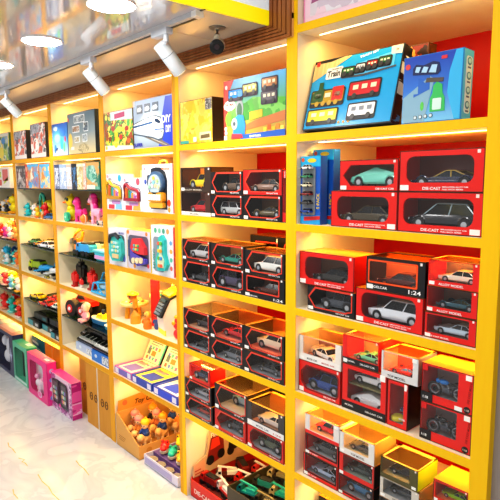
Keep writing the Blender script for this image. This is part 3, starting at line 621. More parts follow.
# vertical packs of little cars
def carpack(x, y, lb, hh, show=True):
    t = thing('toy_car_pack', lb, 'toy box', (x, y, Z3), group='tall blue packs of little cars')
    w = .102
    P('carton', MB().box(-w/2, w/2, .0, .04, 0, hh), mat('#1d5ec0', .3), t)
    poly(t, 'header', [(-w/2, hh-.04), (w/2, hh-.04), (w/2, hh), (-w/2, hh)], -.0004, mat('#22b4e8', .3))
    poly(t, 'logo', circ(.008, hh-.017, .022, .008), -.0014, mat('#f2d020', .3)); poly(t, 'badge', circ(-w/2+.013, hh-.014, .008), -.0014, mat('#e86040', .3))
    poly(t, 'footer', [(-w/2, 0), (w/2, 0), (w/2, .036), (-w/2, .03)], -.0004, mat('#2aa0e0', .3)); poly(t, 'red_footer', [(-w/2+.02, .012), (w/2, .02), (w/2, .034), (-w/2+.02, .028)], -.0014, mat('#d82828', .3))
    text('5 PACK', .02, mat('#f2d020'), t, w/2-.004, -.0016, .06, rot=(PI/2, -PI/2, 0), wid=.06, bold=.02)
    if show:
        P('blister', MB().prism(rrect(-w/2+.012, w/2-.024, .036, hh-.042, .008), -.0035, -.0005), mat('#8b9298', .15), t)
        for k, c in enumerate(('#2f4c9a', '#4a4a48', '#8a2820', '#e4dcb8', '#3f8a60', '#e8e8e4')):
            cc = car_meshes('hatch' if k % 2 else 'suv'); q = thing('toy_car', f"{['dark blue', 'dark grey', 'dark red', 'cream', 'green', 'white'][k]} little car in the tall blue pack, rightmost bay", 'toy car', (x-.007, y-.016, Z3+.043+k*.0335), group='little cars in the tall blue pack', sc=.055)
            link('body', cc['body'], mat(c, .25, .1), q); link('windows', cc['win'], mat('#15181d', .15), q); link('roof', cc['roof'], mat(c, .25, .1), q)
            for sx in (-1, 1):
                o = link('wheel', cc['wheel'], mat('#17171a', .6), q); o.location = (sx*cc['wx'], -cc['hw']+.02, cc['r'])
carpack(-.718, .022, 'tall blue pack of little cars at the left of the second shelf, rightmost bay', .262)
carpack(-.700, .075, 'second blue pack standing behind the tall blue pack of little cars', .288, False)
# upper compartment, pink box
t = thing('doll_box', 'pink picture box on the very top shelf, cut by the photo top', 'toy box', (-.595, .03, Z1))
w, h = .345, .3
P('carton', MB().box(-w/2, w/2, 0, .07, 0, h), mat('#f29ac4', .35), t)
poly(t, 'border_line', [(-w/2+.008, .01), (w/2-.008, .01), (w/2-.008, h-.01), (-w/2+.008, h-.01)], -.0003, mat('#f8d4e6', .3))
poly(t, 'picture', [(-w/2+.034, .026), (w/2-.02, .026), (w/2-.02, h-.02), (-w/2+.034, h-.02)], -.0012, art('pink_print', ['#f4e8f0', '#e8e4ee', '#f2b8d4', '#f8f4f6', '#d8c8d8'], 22, soft=True))
poly(t, 'title_strokes', [(-w/2+.04, .07), (-w/2+.11, .078), (-w/2+.11, .10), (-w/2+.045, .095)], -.0022, mat('#a85a8a', .4))

# ================================================================== SECOND BAY
HX = dict(shape='hex', border='#e4442e', txt=SMT, win=(.07, .93, .15, .9))
B2 = -1.572
# top shelf
t = thing('puzzle_box', 'yellow glowing picture box on the top shelf, second bay from the right', 'toy box', (-1.440, .008, Z2)); w, h = .258, .205
P('carton', MB().box(-w/2, w/2, 0, .07, 0, h), mat('#38291a', .3), t)
poly(t, 'picture', [(-w/2+.002, .002), (w/2-.002, .002), (w/2-.002, h-.002), (-w/2+.002, h-.002)], -.0003, art('yellow_print', ['#f8e23a', '#f4d21c', '#fff06a', '#e8a41c', '#f8ea70', '#f2c81a'], 30, soft=True))
poly(t, 'photo_corner', [(w/2-.052, h-.055), (w/2-.004, h-.055), (w/2-.004, h-.004), (w/2-.052, h-.004)], -.0012, art('grey_print', ['#d8d4cc', '#5a5450', '#f0ece4', '#8a8480'], 60))
poly(t, 'white_patch', [(.03, .012), (w/2-.01, .012), (w/2-.01, .05), (.03, .05)], -.0012, mat('#e8dcb0', .4)); poly(t, 'price_sticker', [(-.02, .008), (.005, .008), (.005, .03), (-.02, .03)], -.0018, mat('#f4f4f0', .5))
poly(t, 'green_foot', [(-w/2+.002, .002), (-w/2+.07, .002), (-w/2+.07, .016), (-w/2+.002, .016)], -.0012, mat('#40b0a0', .4)); poly(t, 'printed_strokes', [(.04, .02), (.11, .022), (.108, .04), (.042, .036)], -.0028, mat('#6a5628', .4))
t = thing('puzzle_box', 'dark picture box standing behind the yellow picture box', 'toy box', (-1.37, .14, Z2)); P('carton', MB().box(-.12, .12, 0, .06, 0, .215), mat('#2c1a12', .3), t)
P('side_print', MB().box(.12, .1206, .004, .056, .004, .21), art('dark_print', ['#20120c', '#4a2c18', '#7a4a28', '#1a0e0a'], 40), t)
t = thing('train_set_box', 'large colourful picture box with blue steam engine, top shelf of second bay', 'toy box', (-1.032, .008, Z2)); w, h = .385, .257
P('carton', MB().box(-w/2, w/2, 0, .07, 0, h), mat('#2a62b8', .3), t)
poly(t, 'sky', [(-w/2, .0), (w/2, .0), (w/2, h), (-w/2, h)], -.0003, grad('sky_meadow_print', '#e89a3c', '#6cb8ec', '#6ab04a', h=.25))
poly(t, 'meadow', [(-w/2, .07), (w/2, .09), (w/2, .15), (.1, .16), (0, .17), (-.05, .15), (-w/2, .14)], -.001, art('green_print', ['#4aa838', '#68bc48', '#3a8a34', '#80c85a'], 24, soft=True))
poly(t, 'red_corner', [(-w/2, h), (-w/2+.07, h), (-w/2+.03, h-.06), (-w/2+.025, .1), (-w/2, .0)], -.0016, mat('#e23a30', .3))
poly(t, 'orange_path', [(-.06, .035), (w/2, .06), (w/2, .1), (.02, .075), (-.04, .06)], -.0016, mat('#c87840', .3)); poly(t, 'yellow_wagons', [(-.02, .075), (.06, .085), (.06, .115), (-.02, .11)], -.0022, mat('#e8c030', .3))
for k, c in enumerate(('#f0d040', '#e86a20', '#e0c030', '#f09030', '#f0e060')): poly(t, 'yellow_fence', [(.065+.025*k, .02+.01*(k % 2)), (.085+.025*k, .02+.01*(k % 2)), (.085+.025*k, .04+.01*(k % 2)), (.065+.025*k, .04+.01*(k % 2))], -.0022, mat(c, .3))
poly(t, 'blue_footer', [(-.08, .0), (w/2, .0), (w/2, .026), (-.08, .018)], -.0026, mat('#2a66c8', .3)); text('EXPRESS', .012, mat('#ffffff'), t, -.02, -.004, .005, wid=.07, bold=.02)
poly(t, 'title_plate', circ(-w/2+.042, .148, .04, .022), -.003, mat('#f4f0ec', .3)); text('THOMAS', .02, mat('#d02828'), t, -w/2+.008, -.0045, .146, wid=.068, bold=.03); text('& FRIENDS', .011, mat('#555555'), t, -w/2+.014, -.0045, .132, wid=.055, bold=.02)
poly(t, 'tunnel', circ(-.085, .13, .026, .04), -.0022, mat('#8a9098', .3)); poly(t, 'tunnel_mouth', circ(-.085, .122, .017, .032), -.0028, mat('#3c5c4c', .3))
poly(t, 'big_engine', [(-.13, .02), (-.05, .02), (-.045, .06), (-.06, .1), (-.09, .105), (-.12, .09)], -.0036, mat('#2f8ae0', .3)); poly(t, 'engine_front', circ(-.118, .068, .02, .025), -.0044, mat('#b8c0c8', .3)); poly(t, 'engine_lamp', circ(-.118, .068, .009), -.005, mat('#4a5460', .3))
poly(t, 'green_blob', circ(-w/2+.035, .09, .022, .03), -.0030, mat('#70b838', .3)); poly(t, 'red_buffer', [(-.14, .005), (-.06, .005), (-.07, .022), (-.135, .026)], -.005, mat('#d83a48', .3))
for x, z, c, n_ in ((-.15, .175, '#2a86e0', 'blue'), (-.055, .187, '#9a9038', 'olive'), (.065, .197, '#b0784a', 'tan'), (.062, .143, '#6a6468', 'grey')):
    traincar(t, n_+'_wagon', x-.004, z-.004, .085, .040, c, dark='#3a2a3c', base=-.0036)
poly(t, 'engine_snout', rrect(-.092, -.06, .18, .205, .008), -.0062, mat('#5aa4e8', .3))
for x, z in ((-w/2+.02, .228), (-w/2+.014, .05), (-w/2+.016, .032)): poly(t, 'white_icon', circ(x, z, .009, n=10), -.003, mat('#f4e8e4', .3))
poly(t, 'price_sticker', [(-w/2+.002, .002), (-w/2+.022, .002), (-w/2+.022, .02), (-w/2+.002, .02)], -.003, mat('#f6f6f4', .5))
# second shelf
boxcar('brown-white', 'lower left', 1, 1, -1.570, -1.333, Z3, .116, '#4a2c22', 'suv', '#c81c24', d=.14, shape='rect', win=(.03, .82, .18, .97), strip=('#e8e4dc', .16), inside='#9a5a40', lab='red toy SUV', L=.16, cx=.01, txt=[('MODEL', .3, .05, .07, .3, '#554433')])
boxcar('orange-backed brown', 'upper left', 1, 1, -1.570, -1.331, Z3+.117, .117, '#3c2a20', 'jeep', '#f2e01c', d=.14, shape='rect', win=(.05, .80, .18, .95), strip=('#3c2a20', .16), inside='#ff9a30', floorc='#ff8a2a', wrap='#3c2a20', lab='yellow toy off-roader', L=.15, txt=[('ALLOY MODEL', .12, .05, .08, .6, '#e8dcc8')])
boxcar('black', 'lower centre', 1, 1, -1.331, -1.107, Z3, .106, BLK, 'suv', '#b4b8ba', d=.13, lab='silver toy SUV', inside='#7a4a38', flip=True, cx=.02, L=.15, **HX)
boxcar('black', 'upper centre', 1, 1, -1.331, -1.108, Z3+.107, .104, BLK, 'jeep', '#6a5648', d=.13, lab='brown toy off-roader', inside='#7a5a48', L=.13, cx=.02, **HX)
boxcar('black', 'lower right', 1, 1, -1.104, -.872, Z3, .107, BLK, 'sports', '#5a4c2c', d=.13, lab='black-gold toy sports car', inside='#6a4430', cx=.02, **HX)
boxcar('red', 'upper right', 1, 1, -1.105, -.870, Z3+.108, .108, '#d81c1a', 'sedan', '#8a6a5a', d=.13, lab='bronze toy sedan', inside='#6a3a2c', **HX)
boxcar('red narrow', 'rightmost upper', 1, 1, -.8685, -.8468, Z3, .21, '#d81c1a', None, None, d=.13, shape='rect', inside='#6a3a2c', txt=[], sticker='x')
# third
HX3 = dict(HX); HX3['txt'] = [('1:24', .72, .05, .15, .22), ('MODELCAR', .04, .05, .08, .3)]; HX3['shape'] = 'rect'; HX3['win'] = (.07, .86, .3, .88)
for x0, x1, lo, hi in ((-1.570, -1.340, ('#3c3e42', 'sports', 'black toy coupe', '#8a8480'), ('#c9ccd0', 'suv', 'silver toy SUV', '#8a5a48')),
                       (-1.338, -1.099, ('#4c4460', 'jeep', 'dark purple toy jeep', '#8a7468'), ('#1f8a7c', 'sports', 'teal toy sports car', '#6a4a38')),
                       (-1.097, -.856, ('#5a2a1a', 'sedan', 'black orange-rimmed toy sedan', '#7a4a34'), ('#f0f0ea', 'suv', 'white toy SUV', '#8a5a40'))):
    pos = 'left' if x0 < -1.5 else ('centre' if x0 < -1.2 else 'right')
    hl = .113 if pos != 'right' else .103
    boxcar('black', 'lower '+pos, 2, 1, x0, x1, Z4, hl, BLK, lo[1], lo[0], d=.14, lab=lo[2], inside=lo[3], flip=(pos == 'centre'), cx=.012, rimc='#ff6a2a' if pos == 'right' else '#c9ccd2', **(HX3 if pos == 'right' else HX))
    boxcar('black', 'upper '+pos, 2, 1, x0+.001, x1-.001, Z4+hl+.001, .106, BLK if pos != 'centre' else '#26201f', hi[1], hi[0], d=.14, lab=hi[2], inside=hi[3], cx=.012, wrap='#c8842c', **HX)
for k, xx in enumerate((-1.19, -.99)):
    winbox(f"black box lying {'left' if k == 0 else 'right'} behind the upper row, third shelf of second bay", xx-.1, xx+.1, Z4, .245, .22, .14, BLK, 'hex', border='#e4442e', inside='#4a3a34', txt=[], top='#c8682a')
# fourth
for x0, x1, lo, hi in ((-1.570, -1.352, ('#2c2e34', 'sedan', 'black toy sedan', '#6c7078'), ('#4c5058', 'sedan', 'dark grey toy limousine', '#8a7468')),
                       (-1.350, -1.107, ('#8a8f96', 'suv', 'grey toy SUV', '#787c84'), ('#d8202a', 'sports', 'red toy sports car', '#8a3a34')),
                       (-1.105, -.856, ('#62666c', 'sports', 'grey toy coupe', '#54585f'), ('#f2ead6', 'suv', 'cream white toy SUV', '#a83a28'))):
    pos = 'left' if x0 < -1.5 else ('centre' if x0 < -1.2 else 'right')
    boxcar('black', 'lower '+pos, 3, 1, x0, x1, Z5, .103, BLK, lo[1], lo[0], d=.14, lab=lo[2], inside=lo[3], L=.13, side='#c81c18' if pos == 'right' else None, **HX)
    kw = dict(HX); kw['sticker'] = 'bl'
    boxcar('black', 'upper '+pos, 3, 1, x0+.001, x1-.001, Z5+.104, .108, BLK, hi[1], hi[0], d=.20, lab=hi[2], inside=hi[3], cx=.012, ck=1.05, wrap='#c8842c', **kw)
# fifth
boxcar('black', 'lower left', 4, 1, -1.570, -1.344, Z6, .096, BLK, 'sedan', '#c84a40', d=.14, lab='red toy sedan', inside='#70747c', L=.12, **HX)
boxcar('black', 'middle left', 4, 1, -1.570, -1.352, Z6+.097, .097, BLK, 'muscle', '#b8bcc6', d=.14, lab='silver toy racing car', inside='#7c8088', L=.13, **HX)
boxcar('red open', 'topmost left', 4, 1, -1.530, -1.360, Z6+.195, .085, '#d8241e', 'jeep', '#34405c', d=.1, lab='navy toy tractor car', inside='#b05a30', shape='rect', win=(.08, .92, .2, .9), txt=[], wrap=True, L=.12)
boxcar('black', 'top second', 4, 1, -1.350, -1.24, Z6+.195, .085, BLK, 'hatch', '#6a3a20', y0=.30, d=.1, lab='brown toy car', inside='#b06a30', shape='rect', txt=[], wrap=True, L=.08)
boxcar('red', 'lower centre', 4, 1, -1.325, -1.097, Z6, .107, '#cf1f1c', 'jeep', '#4a4e54', d=.14, lab='dark grey toy truck', inside='#5c6068', L=.12, **HX)
boxcar('large black', 'upper centre', 4, 1, -1.322, -1.086, Z6+.108, .128, BLK, 'jeep', '#8ab4cc', y0=.0035, d=.27, lab='light blue toy truck', inside='#6c7880', L=.15, wrap='#e08a2c', **HX)
t = thing('toy_helmet', 'yellow toy part seen through the clear top of the large black box', 'toy', (-1.11, .20, Z6+.108+.0125)); P('dome', MB().ell((0, 0, .06), (.022, .022, .018)), mat('#f4d41c', .3), t); P('base', MB().lathe([(.012, 0), (.016, .05)]), mat('#3a3a3c', .4), t)
boxcar('red', 'lower right', 4, 1, -1.086, -.856, Z6, .107, '#dc2420', 'jeep', '#4c5a48', d=.14, lab='green-grey toy tractor', inside='#6a7078', shape='oct', win=(.1, .93, .14, .86), border='#401010', txt=SMT, L=.14)
boxcar('black-white', 'upper right', 4, 1, -1.085, -.855, Z6+.108, .112, '#3c3a3c', 'muscle', '#f2f0ea', d=.16, lab='white toy rally car', inside='#a86a4a', shape='rect', win=(.12, .85, .27, .96), strip=('#e8e8e8', .23), wrap='#e8a43c', L=.16, txt=[('MODEL CAR', .25, .07, .10, .35, '#26426a'), ('1:24', .7, .07, .08, .2, '#c03020')])
# ================================================================== THIRD BAY
def flatbox(name, label, x0, x1, z, h, y, d, c, face, group=None, rx=0, side=None):
    y = .006 if y == .03 else y
    t = thing(name, label, 'toy box', ((x0+x1)/2, y, z), 0, group, rx=rx); w = x1-x0
    P('carton', MB().box(-w/2, w/2, 0, d, 0, h), mat(c, .35), t)
    if face: poly(t, 'front_print', [(-w/2+.003, .003), (w/2-.003, .003), (w/2-.003, h-.003), (-w/2+.003, h-.003)], -.0003, face)
    if side: P('side_print', MB().box(w/2, w/2+.0006, .002, d-.002, .003, h-.003), side, t)
    return t, w, h
t, w, h = flatbox('puzzle_box', 'jigsaw box with leafy jungle picture, top shelf of the third bay', -2.370, -2.030, Z2, .227, .03, .06, '#6a4a2a',
                  art('jungle_print', ['#f4d41c', '#3f8a34', '#f8e86a', '#a4521c', '#5cc040', '#f0dc60', '#2c6a30', '#b83a24'], 38))
poly(t, 'white_footer', [(-w/2+.002, .002), (w/2-.002, .002), (w/2-.002, .02), (-w/2+.12, .03), (-w/2+.002, .034)], -.0014, mat('#f0f0e4', .4))
poly(t, 'sky', [(-w/2+.08, h-.05), (w/2-.003, h-.06), (w/2-.003, h-.003), (-w/2+.08, h-.003)], -.001, mat('#d8ecec', .4)); poly(t, 'pond', [(-.06, .11), (.02, .1), (.08, .125), (.0, .14)], -.0014, mat('#c8d84a', .4))
poly(t, 'title', [(-.04, h-.045), (.08, h-.04), (.08, h-.012), (-.04, h-.018)], -.0018, mat('#c0306a', .4))
for x, z, c in ((.03, .075, '#d83020'), (-.1, .07, '#8a3a18'), (.1, .12, '#c02818'), (-.14, .1, '#9a4a20'), (.12, .05, '#e86a20'), (-.03, .03, '#f0d030')): poly(t, 'printed_animal', circ(x, z, .02, .014), -.0018, mat(c, .4))
poly(t, 'round_badge', circ(-w/2+.03, h-.03, .022), -.002, mat('#5a6a2a', .4)); poly(t, 'round_badge_face', circ(-w/2+.03, h-.03, .016), -.0028, mat('#e8e060', .4)); poly(t, 'round_badge', circ(-w/2+.022, .02, .012), -.002, mat('#d8c820', .4))
t, w, h = flatbox('train_set_box', 'pale box with white bullet train picture, top shelf of the third bay', -2.022, -1.632, Z2, .257, .03, .06, '#8aa4c8', grad('pale_blue_print', '#7f8fa6', '#a9c2e4', '#b4c6dc', h=.25))
poly(t, 'blue_panel', [(.06, .002), (w/2-.002, .002), (w/2-.002, .25), (.13, .25), (.085, .12)], -.001, mat('#1f3fd0', .3))
poly(t, 'track', [(-w/2+.005, .09), (-.09, .06), (.1, .004), (.17, .004), (-.05, .085), (-w/2+.005, .11)], -.0014, mat('#6a625a', .4)); poly(t, 'track_rail', [(-w/2+.005, .098), (.13, .006), (.14, .006), (-w/2+.005, .103)], -.002, mat('#b8b0a4', .3))
poly(t, 'train_outline', [(-w/2+.004, .135), (-.06, .158), (.03, .166), (.085, .152), (.114, .115), (.118, .075), (.1, .036), (.06, .03), (0, .046), (-w/2+.004, .076)], -.0020, mat('#48566c', .3))
poly(t, 'train_body', [(-w/2+.004, .13), (-.06, .152), (.03, .160), (.08, .146), (.107, .112), (.11, .078), (.095, .045), (.06, .04), (0, .055), (-w/2+.004, .084)], -.0028, mat('#f6f8fa', .2))
poly(t, 'train_shade', [(-w/2+.004, .098), (.0, .078), (.06, .062), (.1, .066), (.095, .045), (.06, .04), (0, .055), (-w/2+.004, .084)], -.0034, mat('#a8b4c4', .3))
poly(t, 'train_windscreen', [(.03, .148), (.062, .143), (.085, .128), (.078, .118), (.05, .124), (.03, .132)], -.0040, mat('#1c3050', .15)); poly(t, 'train_window_band', [(-w/2+.004, .122), (.005, .136), (.012, .124), (-w/2+.004, .112)], -.0040, mat('#3a5a8a', .2)); poly(t, 'train_nose_line', [(.03, .095), (.11, .092), (.11, .085), (.03, .087)], -.0040, mat('#2860c0', .2)); poly(t, 'headlamp', circ(.092, .075, .006, .004), -.0046, mat('#20303c', .2))
for x in (-.155, -.075, .005): poly(t, 'inset_picture', rrect(x, x+.06, .185, .232, .004), -.0016, mat('#5a6a80', .3)); poly(t, 'inset_picture_train', [(x+.006, .195), (x+.04, .195), (x+.054, .205), (x+.04, .22), (x+.006, .215)], -.0024, mat('#e8eef4', .3))
text('DIY', .052, mat('#ffffff'), t, .092, -.003, .12, wid=.085, bold=.03); text('DIY', .05, mat('#ffffff'), t, .13, -.003, .07, wid=.05, bold=.02); text('SUPER', .026, mat('#2020a0'), t, -w/2+.006, -.004, .01, wid=.09, bold=.03); poly(t, 'price_sticker', [(-w/2, h-.03), (-w/2+.02, h-.03), (-w/2+.02, h), (-w/2, h)], -.002, mat('#f4f4f4', .5))
# second shelf: musical toys in white boxes
PALE = '#efeef6'
def note_bars(t, x, z, ww, hh, cs):
    for k, c in enumerate(cs): P('tone_bar', MB().prism(rrect(x+ww*k/len(cs), x+ww*(k+.8)/len(cs), z-.003*k, z+hh-.007*k, .005), -.012, -.001), mat(c, .3), t)
def harpbox(label, x0, x1, h, frame):
    t, w, _ = flatbox('musical_toy_box', label, x0, x1, Z3, h, .03, .07, PALE, mat('#f6f5fb', .35), group='white boxes with toy harps')
    fr = [(-w*.42, h*.30), (-w*.42, h*.78), (-w*.36, h*.88), (-w*.22, h*.88), (-w*.08, h*.76), (w*.1, h*.72), (w*.36, h*.68), (w*.43, h*.6), (w*.43, h*.30)]
    poly(t, 'window_recess', fr, -.0010, mat('#59607c', .3))
    P('harp_panel', MB().prism([(p[0]*.9, h*.5+(p[1]-h*.5)*.9) for p in fr], -.005, -.001), mat('#eef0fa', .3), t)
    P('harp_frame', MB().tube([(-w*.36, -.010, h*.36), (-w*.37, -.010, h*.72), (-w*.32, -.010, h*.80), (-w*.24, -.010, h*.80), (-w*.10, -.010, h*.70), (w*.1, -.010, h*.66), (w*.30, -.010, h*.62), (w*.37, -.010, h*.55), (w*.38, -.010, h*.36)], .009), mat(frame, .3), t)
    P('harp_base', MB().box(-w*.38, w*.4, -.018, -.001, h*.30, h*.39), mat('#c8901c' if frame == '#f0bf1c' else '#a01838', .3), t)
    note_bars(t, -w*.31, h*.38, w*.66, h*.32, ['#e8741c', '#c0501c', '#3aa050', '#38a0d0', '#f0a020', '#f080a0', '#a060c0', '#f4b0c8'])
    poly(t, 'red_footer_picture', [(-w/2+.02, .004), (-.01, .004), (-.01, .03), (-w/2+.02, .03)], -.0012, mat('#e03848', .3)); poly(t, 'blue_footer_picture', [(.0, .004), (w/2-.02, .004), (w/2-.03, .05), (.01, .04)], -.0012, mat('#8accec' if frame == '#f0bf1c' else '#f2b04a', .3)); poly(t, 'lilac_patch', rrect(-.04, w*.3, h*.16, h*.26, .006), -.0014, mat('#c890d0', .3))
    poly(t, 'round_badge', circ(w*.30, h*.88, .02), -.0014, mat('#38b8e0' if frame == '#f0bf1c' else '#e05870', .3)); poly(t, 'small_badge', circ(-w*.4, h*.93, .010), -.0014, mat('#e8a0b0', .3))
harpbox('white box holding yellow-framed toy harp with coloured bars', -2.371, -2.165, .212, '#f0bf1c')
harpbox('white box holding red-framed toy harp with coloured bars', -2.163, -1.953, .188, '#a8203c')
t, w, h = flatbox('gift_box', 'cream box standing behind the two toy harp boxes', -2.235, -2.02, Z3, .235, .16, .06, '#f6dfa8', None)
t, w, h = flatbox('musical_toy_box', 'large white box holding blue and orange toy piano telephone', -1.946, -1.650, Z3, .258, .03, .06, PALE, mat('#f7f6fb', .35), side=mat('#e86a90', .4))
poly(t, 'window_recess', [(-.085, .12), (-.1, .16), (-.095, .2), (-.06, .205), (-.055, .235), (-.01, .242), (.04, .24), (.085, .215), (.103, .17), (.1, .12), (.098, .02), (-.065, .02), (-.07, .10)], -.001, mat('#252b38', .3))
P('toy_body', MB().prism(circ(.012, .158, .072, .062, 28), -.022, -.001), mat('#4a6c94', .3), t); P('toy_face', MB().prism(circ(.012, .152, .060, .052, 28), -.026, -.022), mat('#b8cfd8', .3), t)
P('toy_lower_body', MB().prism(rrect(-.055, .088, .06, .11, .015), -.026, -.001), mat('#f2a21c', .3), t); P('toy_foot', MB().prism(rrect(-.05, .085, .028, .058, .012), -.022, -.001), mat('#f0b030', .3), t)
for k in range(5): P('toy_key', MB().prism(rrect(-.045+.025*k, -.025+.025*k, .068, .10, .003), -.030, -.026), mat('#f8f4ea', .3), t)
for x, z, c in ((-.02, .17, '#f0c8d8'), (.012, .185, '#f8e060'), (.045, .17, '#c8e8a0'), (.0, .145, '#f4f4f0'), (.03, .145, '#f4d8b0'), (.012, .16, '#90d0e0'), (-.03, .14, '#a8e0c0'), (.055, .14, '#f8f0c0')): P('toy_button', MB().prism(circ(x, z, .010, n=12), -.032, -.026), mat(c, .3), t)
P('carry_handle', MB().tube([(-.025+.0, .03, h-.002), (-.01, .03, h+.016), (.02, .03, h+.022), (.05, .03, h+.016), (.06, .03, h-.002)], .006), mat('#f2d23a', .3), t)
for x, z, c, r in ((-.115, .165, '#2a52b8', .012), (-.12, .235, '#e8a0b0', .008), (.115, .055, '#e84a28', .016), (.115, .02, '#f0a030', .012)): poly(t, 'printed_badge', circ(x, z, r, r*1.2), -.0014, mat(c, .3))
text('Musical', .016, mat('#f07830'), t, .05, -.002, h-.03, wid=.075, bold=.03)
# third shelf
t, w, h = flatbox('musical_toy_box', 'white window box holding teal toy telephone with buttons', -2.371, -2.148, Z4, .225, .03, .07, '#e6e4ee', mat('#efedf6', .35), side=mat('#e8d8a0', .4))
poly(t, 'window_recess', rrect(-.095, .09, .03, .19, .03), -.001, mat('#5a6068', .3))
P('phone_body', MB().prism([(-.07, .07), (-.03, .03), (.06, .035), (.09, .08), (.085, .15), (.05, .185), (-.02, .18), (-.055, .15)], -.025, -.001), mat('#3cc4bc', .3), t); P('phone_screen', MB().prism(rrect(-.02, .055, .05, .075, .006), -.03, -.025), mat('#e8c890', .3), t)
P('phone_receiver', MB().tube([(-.06, -.02, .14), (-.03, -.03, .185), (.03, -.03, .195), (.06, -.02, .17)], .012), mat('#2a3440', .3), t)
for k in range(12): P('phone_button', MB().prism(circ(-.02+.024*(k % 4), .095+.024*(k//4), .009, n=10), -.03, -.025), mat(['#d8f0ec', '#90e0d0', '#f0d890', '#b8e8f0'][(k*5+k//4) % 4], .3), t)
text('MUSIC', .015, mat('#6a70c0'), t, .02, -.002, h-.03, wid=.07, bold=.03); poly(t, 'round_badge', circ(.08, .05, .014, .02), -.0014, mat('#5a6ac0', .3))
t, w, h = flatbox('musical_toy_box', 'lilac window box holding red and purple toy telephone', -2.140, -1.880, Z4, .232, .03, .07, '#f2d040', mat('#d8d0de', .35))
poly(t, 'window_recess', rrect(-.115, .11, .03, .2, .03), -.001, mat('#5a5a70', .3))
P('phone_top', MB().prism([(-.055, .13), (-.03, .185), (.04, .19), (.095, .14), (.1, .1), (.03, .1), (-.03, .11)], -.025, -.001), mat('#e0343c', .3), t); P('phone_base', MB().prism([(-.06, .13), (-.02, .1), (.03, .09), (.1, .075), (.1, .05), (.02, .03), (-.05, .05), (-.065, .09)], -.022, -.001), mat('#5a4cb8', .3), t)
for k in range(3): P('phone_knob', MB().prism(circ(-.02+.042*k, .058+.004*k, .017), -.03, -.022), mat('#f4e0b0', .3), t)
for k in range(6): P('phone_button', MB().prism(circ(-.01+.022*(k % 3)+.006*(k//3), .125+.022*(k//3), .008, n=10), -.03, -.025), mat(['#58b8c8', '#f0d060', '#50c080'][k % 3], .3), t)
for x, z, c in ((.09, .215, '#f08a30'), (-.115, .215, '#f08a30'), (.1, .035, '#e84a50'), (-.05, .02, '#f0a030')): poly(t, 'printed_badge', circ(x, z, .012), -.0014, mat(c, .3))
poly(t, 'dark_strip', rrect(-.12, -.095, .07, .17, .004), -.0016, mat('#3a4068', .3))
t, w, h = flatbox('musical_toy_box', 'tall white window box holding turquoise toy guitar', -1.872, -1.656, Z4, .272, .03, .06, '#e8e6ee', mat('#eceaf2', .35), side=mat('#d84a5a', .4))
poly(t, 'window_recess', rrect(-.085, .02, .02, .21, .02), -.001, mat('#8a94a0', .3))
P('guitar_body', MB().prism([(-.02, .03), (.05, .035), (.075, .07), (.06, .105), (.05, .13), (.05, .2), (.025, .225), (-.005, .21), (-.015, .16), (-.02, .12), (-.04, .08)], -.02, -.001), mat('#34c4c0', .3), t)
P('guitar_face', MB().prism([(-.01, .05), (.045, .05), (.05, .09), (.03, .12), (.03, .19), (.01, .19), (.005, .12), (-.015, .085)], -.024, -.02), mat('#d8e4c0', .3), t)
for k in range(8): P('guitar_button', MB().prism(circ(.005+.022*(k % 2), .06+.04*(k//2), .010, n=10), -.029, -.024), mat(['#f0a030', '#e86048', '#60b848', '#4898d8', '#f0d040'][k % 5], .3), t)
for k in range(4): poly(t, 'round_badge', circ(-.06+.04*k, h-.028, .014), -.0014, mat(['#58b890', '#80c8a8', '#4aa088', '#f0a060'][k], .3))
text('MUSIC', .03, mat('#2a9a8a'), t, -.07, -.002, .03, rot=(PI/2, -PI/2, 0), wid=.11, bold=.03)
for k in range(4): poly(t, 'printed_badge', circ(.088, .05+.045*k, .012), -.0014, mat(['#e86858', '#60c0a0', '#f0b050', '#70a8d8'][k], .3))
# fourth shelf: activity tables, cash register
def act_table(x, y, z, lb, s=1, rz=0):
    t = thing('toy_activity_table', lb, 'toy table', (x, y, z), rz, 'yellow toy activity tables', s)
    P('table_top', MB().lathe([(.14, .150), (.155, .158), (.158, .172), (.15, .180), (.02, .182)], seg=32), mat('#f4d878', .35), t)
    P('tray_rim', MB().tube([(.15*math.cos(2*PI*i/32), .15*math.sin(2*PI*i/32), .182) for i in range(32)], .007, 8, True), mat('#f8e8a0', .35), t)
    for a in (210, 330, 90):
        P('leg', MB().cyl((.085*math.cos(math.radians(a)), .085*math.sin(math.radians(a)), .004), (.075*math.cos(math.radians(a)), .075*math.sin(math.radians(a)), .152), .03, .022), mat('#f5a81c', .35), t)
    for k in range(9):
        a = k*.7; P('table_button', MB().lathe([(.016, .18), (.017, .19), (.008, .198)], (.09*math.cos(a)*(.6+.4*(k % 2)), .09*math.sin(a)*(.6+.4*(k % 2)), 0), 10), mat(['#f8f0e0', '#e8642c', '#60b8a0', '#f0c840', '#c84a6a'][k % 5], .35), t)
    P('music_stand', MB().prism([(-.06, .182), (.06, .182), (.045, .225), (-.045, .225)], .07, .09), mat('#f4dc88', .35), t)
    return t
act_table(-2.12, .285, Z5, 'round yellow toy activity table with buttons, beside the toy cash register', .85)
act_table(-2.272, .115, Z5, 'small yellow toy activity table at the left end of the fourth shelf', .56, .5)
t = thing('toy_giraffe', 'orange toy giraffe with yellow cap beside the activity tables', 'toy animal', (-2.160, .055, Z5))
P('body', MB().tube([(0, 0, 0), (0, 0, .05), (0, 0, .1), (.004, -.002, .14), (-.002, -.01, .155)], [.032, .030, .018, .016, .02], 14), mat('#f2a02c', .4), t); P('head', MB().ell((-.004, -.014, .165), (.024, .028, .02)), mat('#d8782a', .4), t)
P('cap', MB().ell((-.002, -.012, .182), (.042, .036, .010)).ell((-.002, -.012, .186), (.022, .022, .014)), mat('#f2e01c', .35), t)
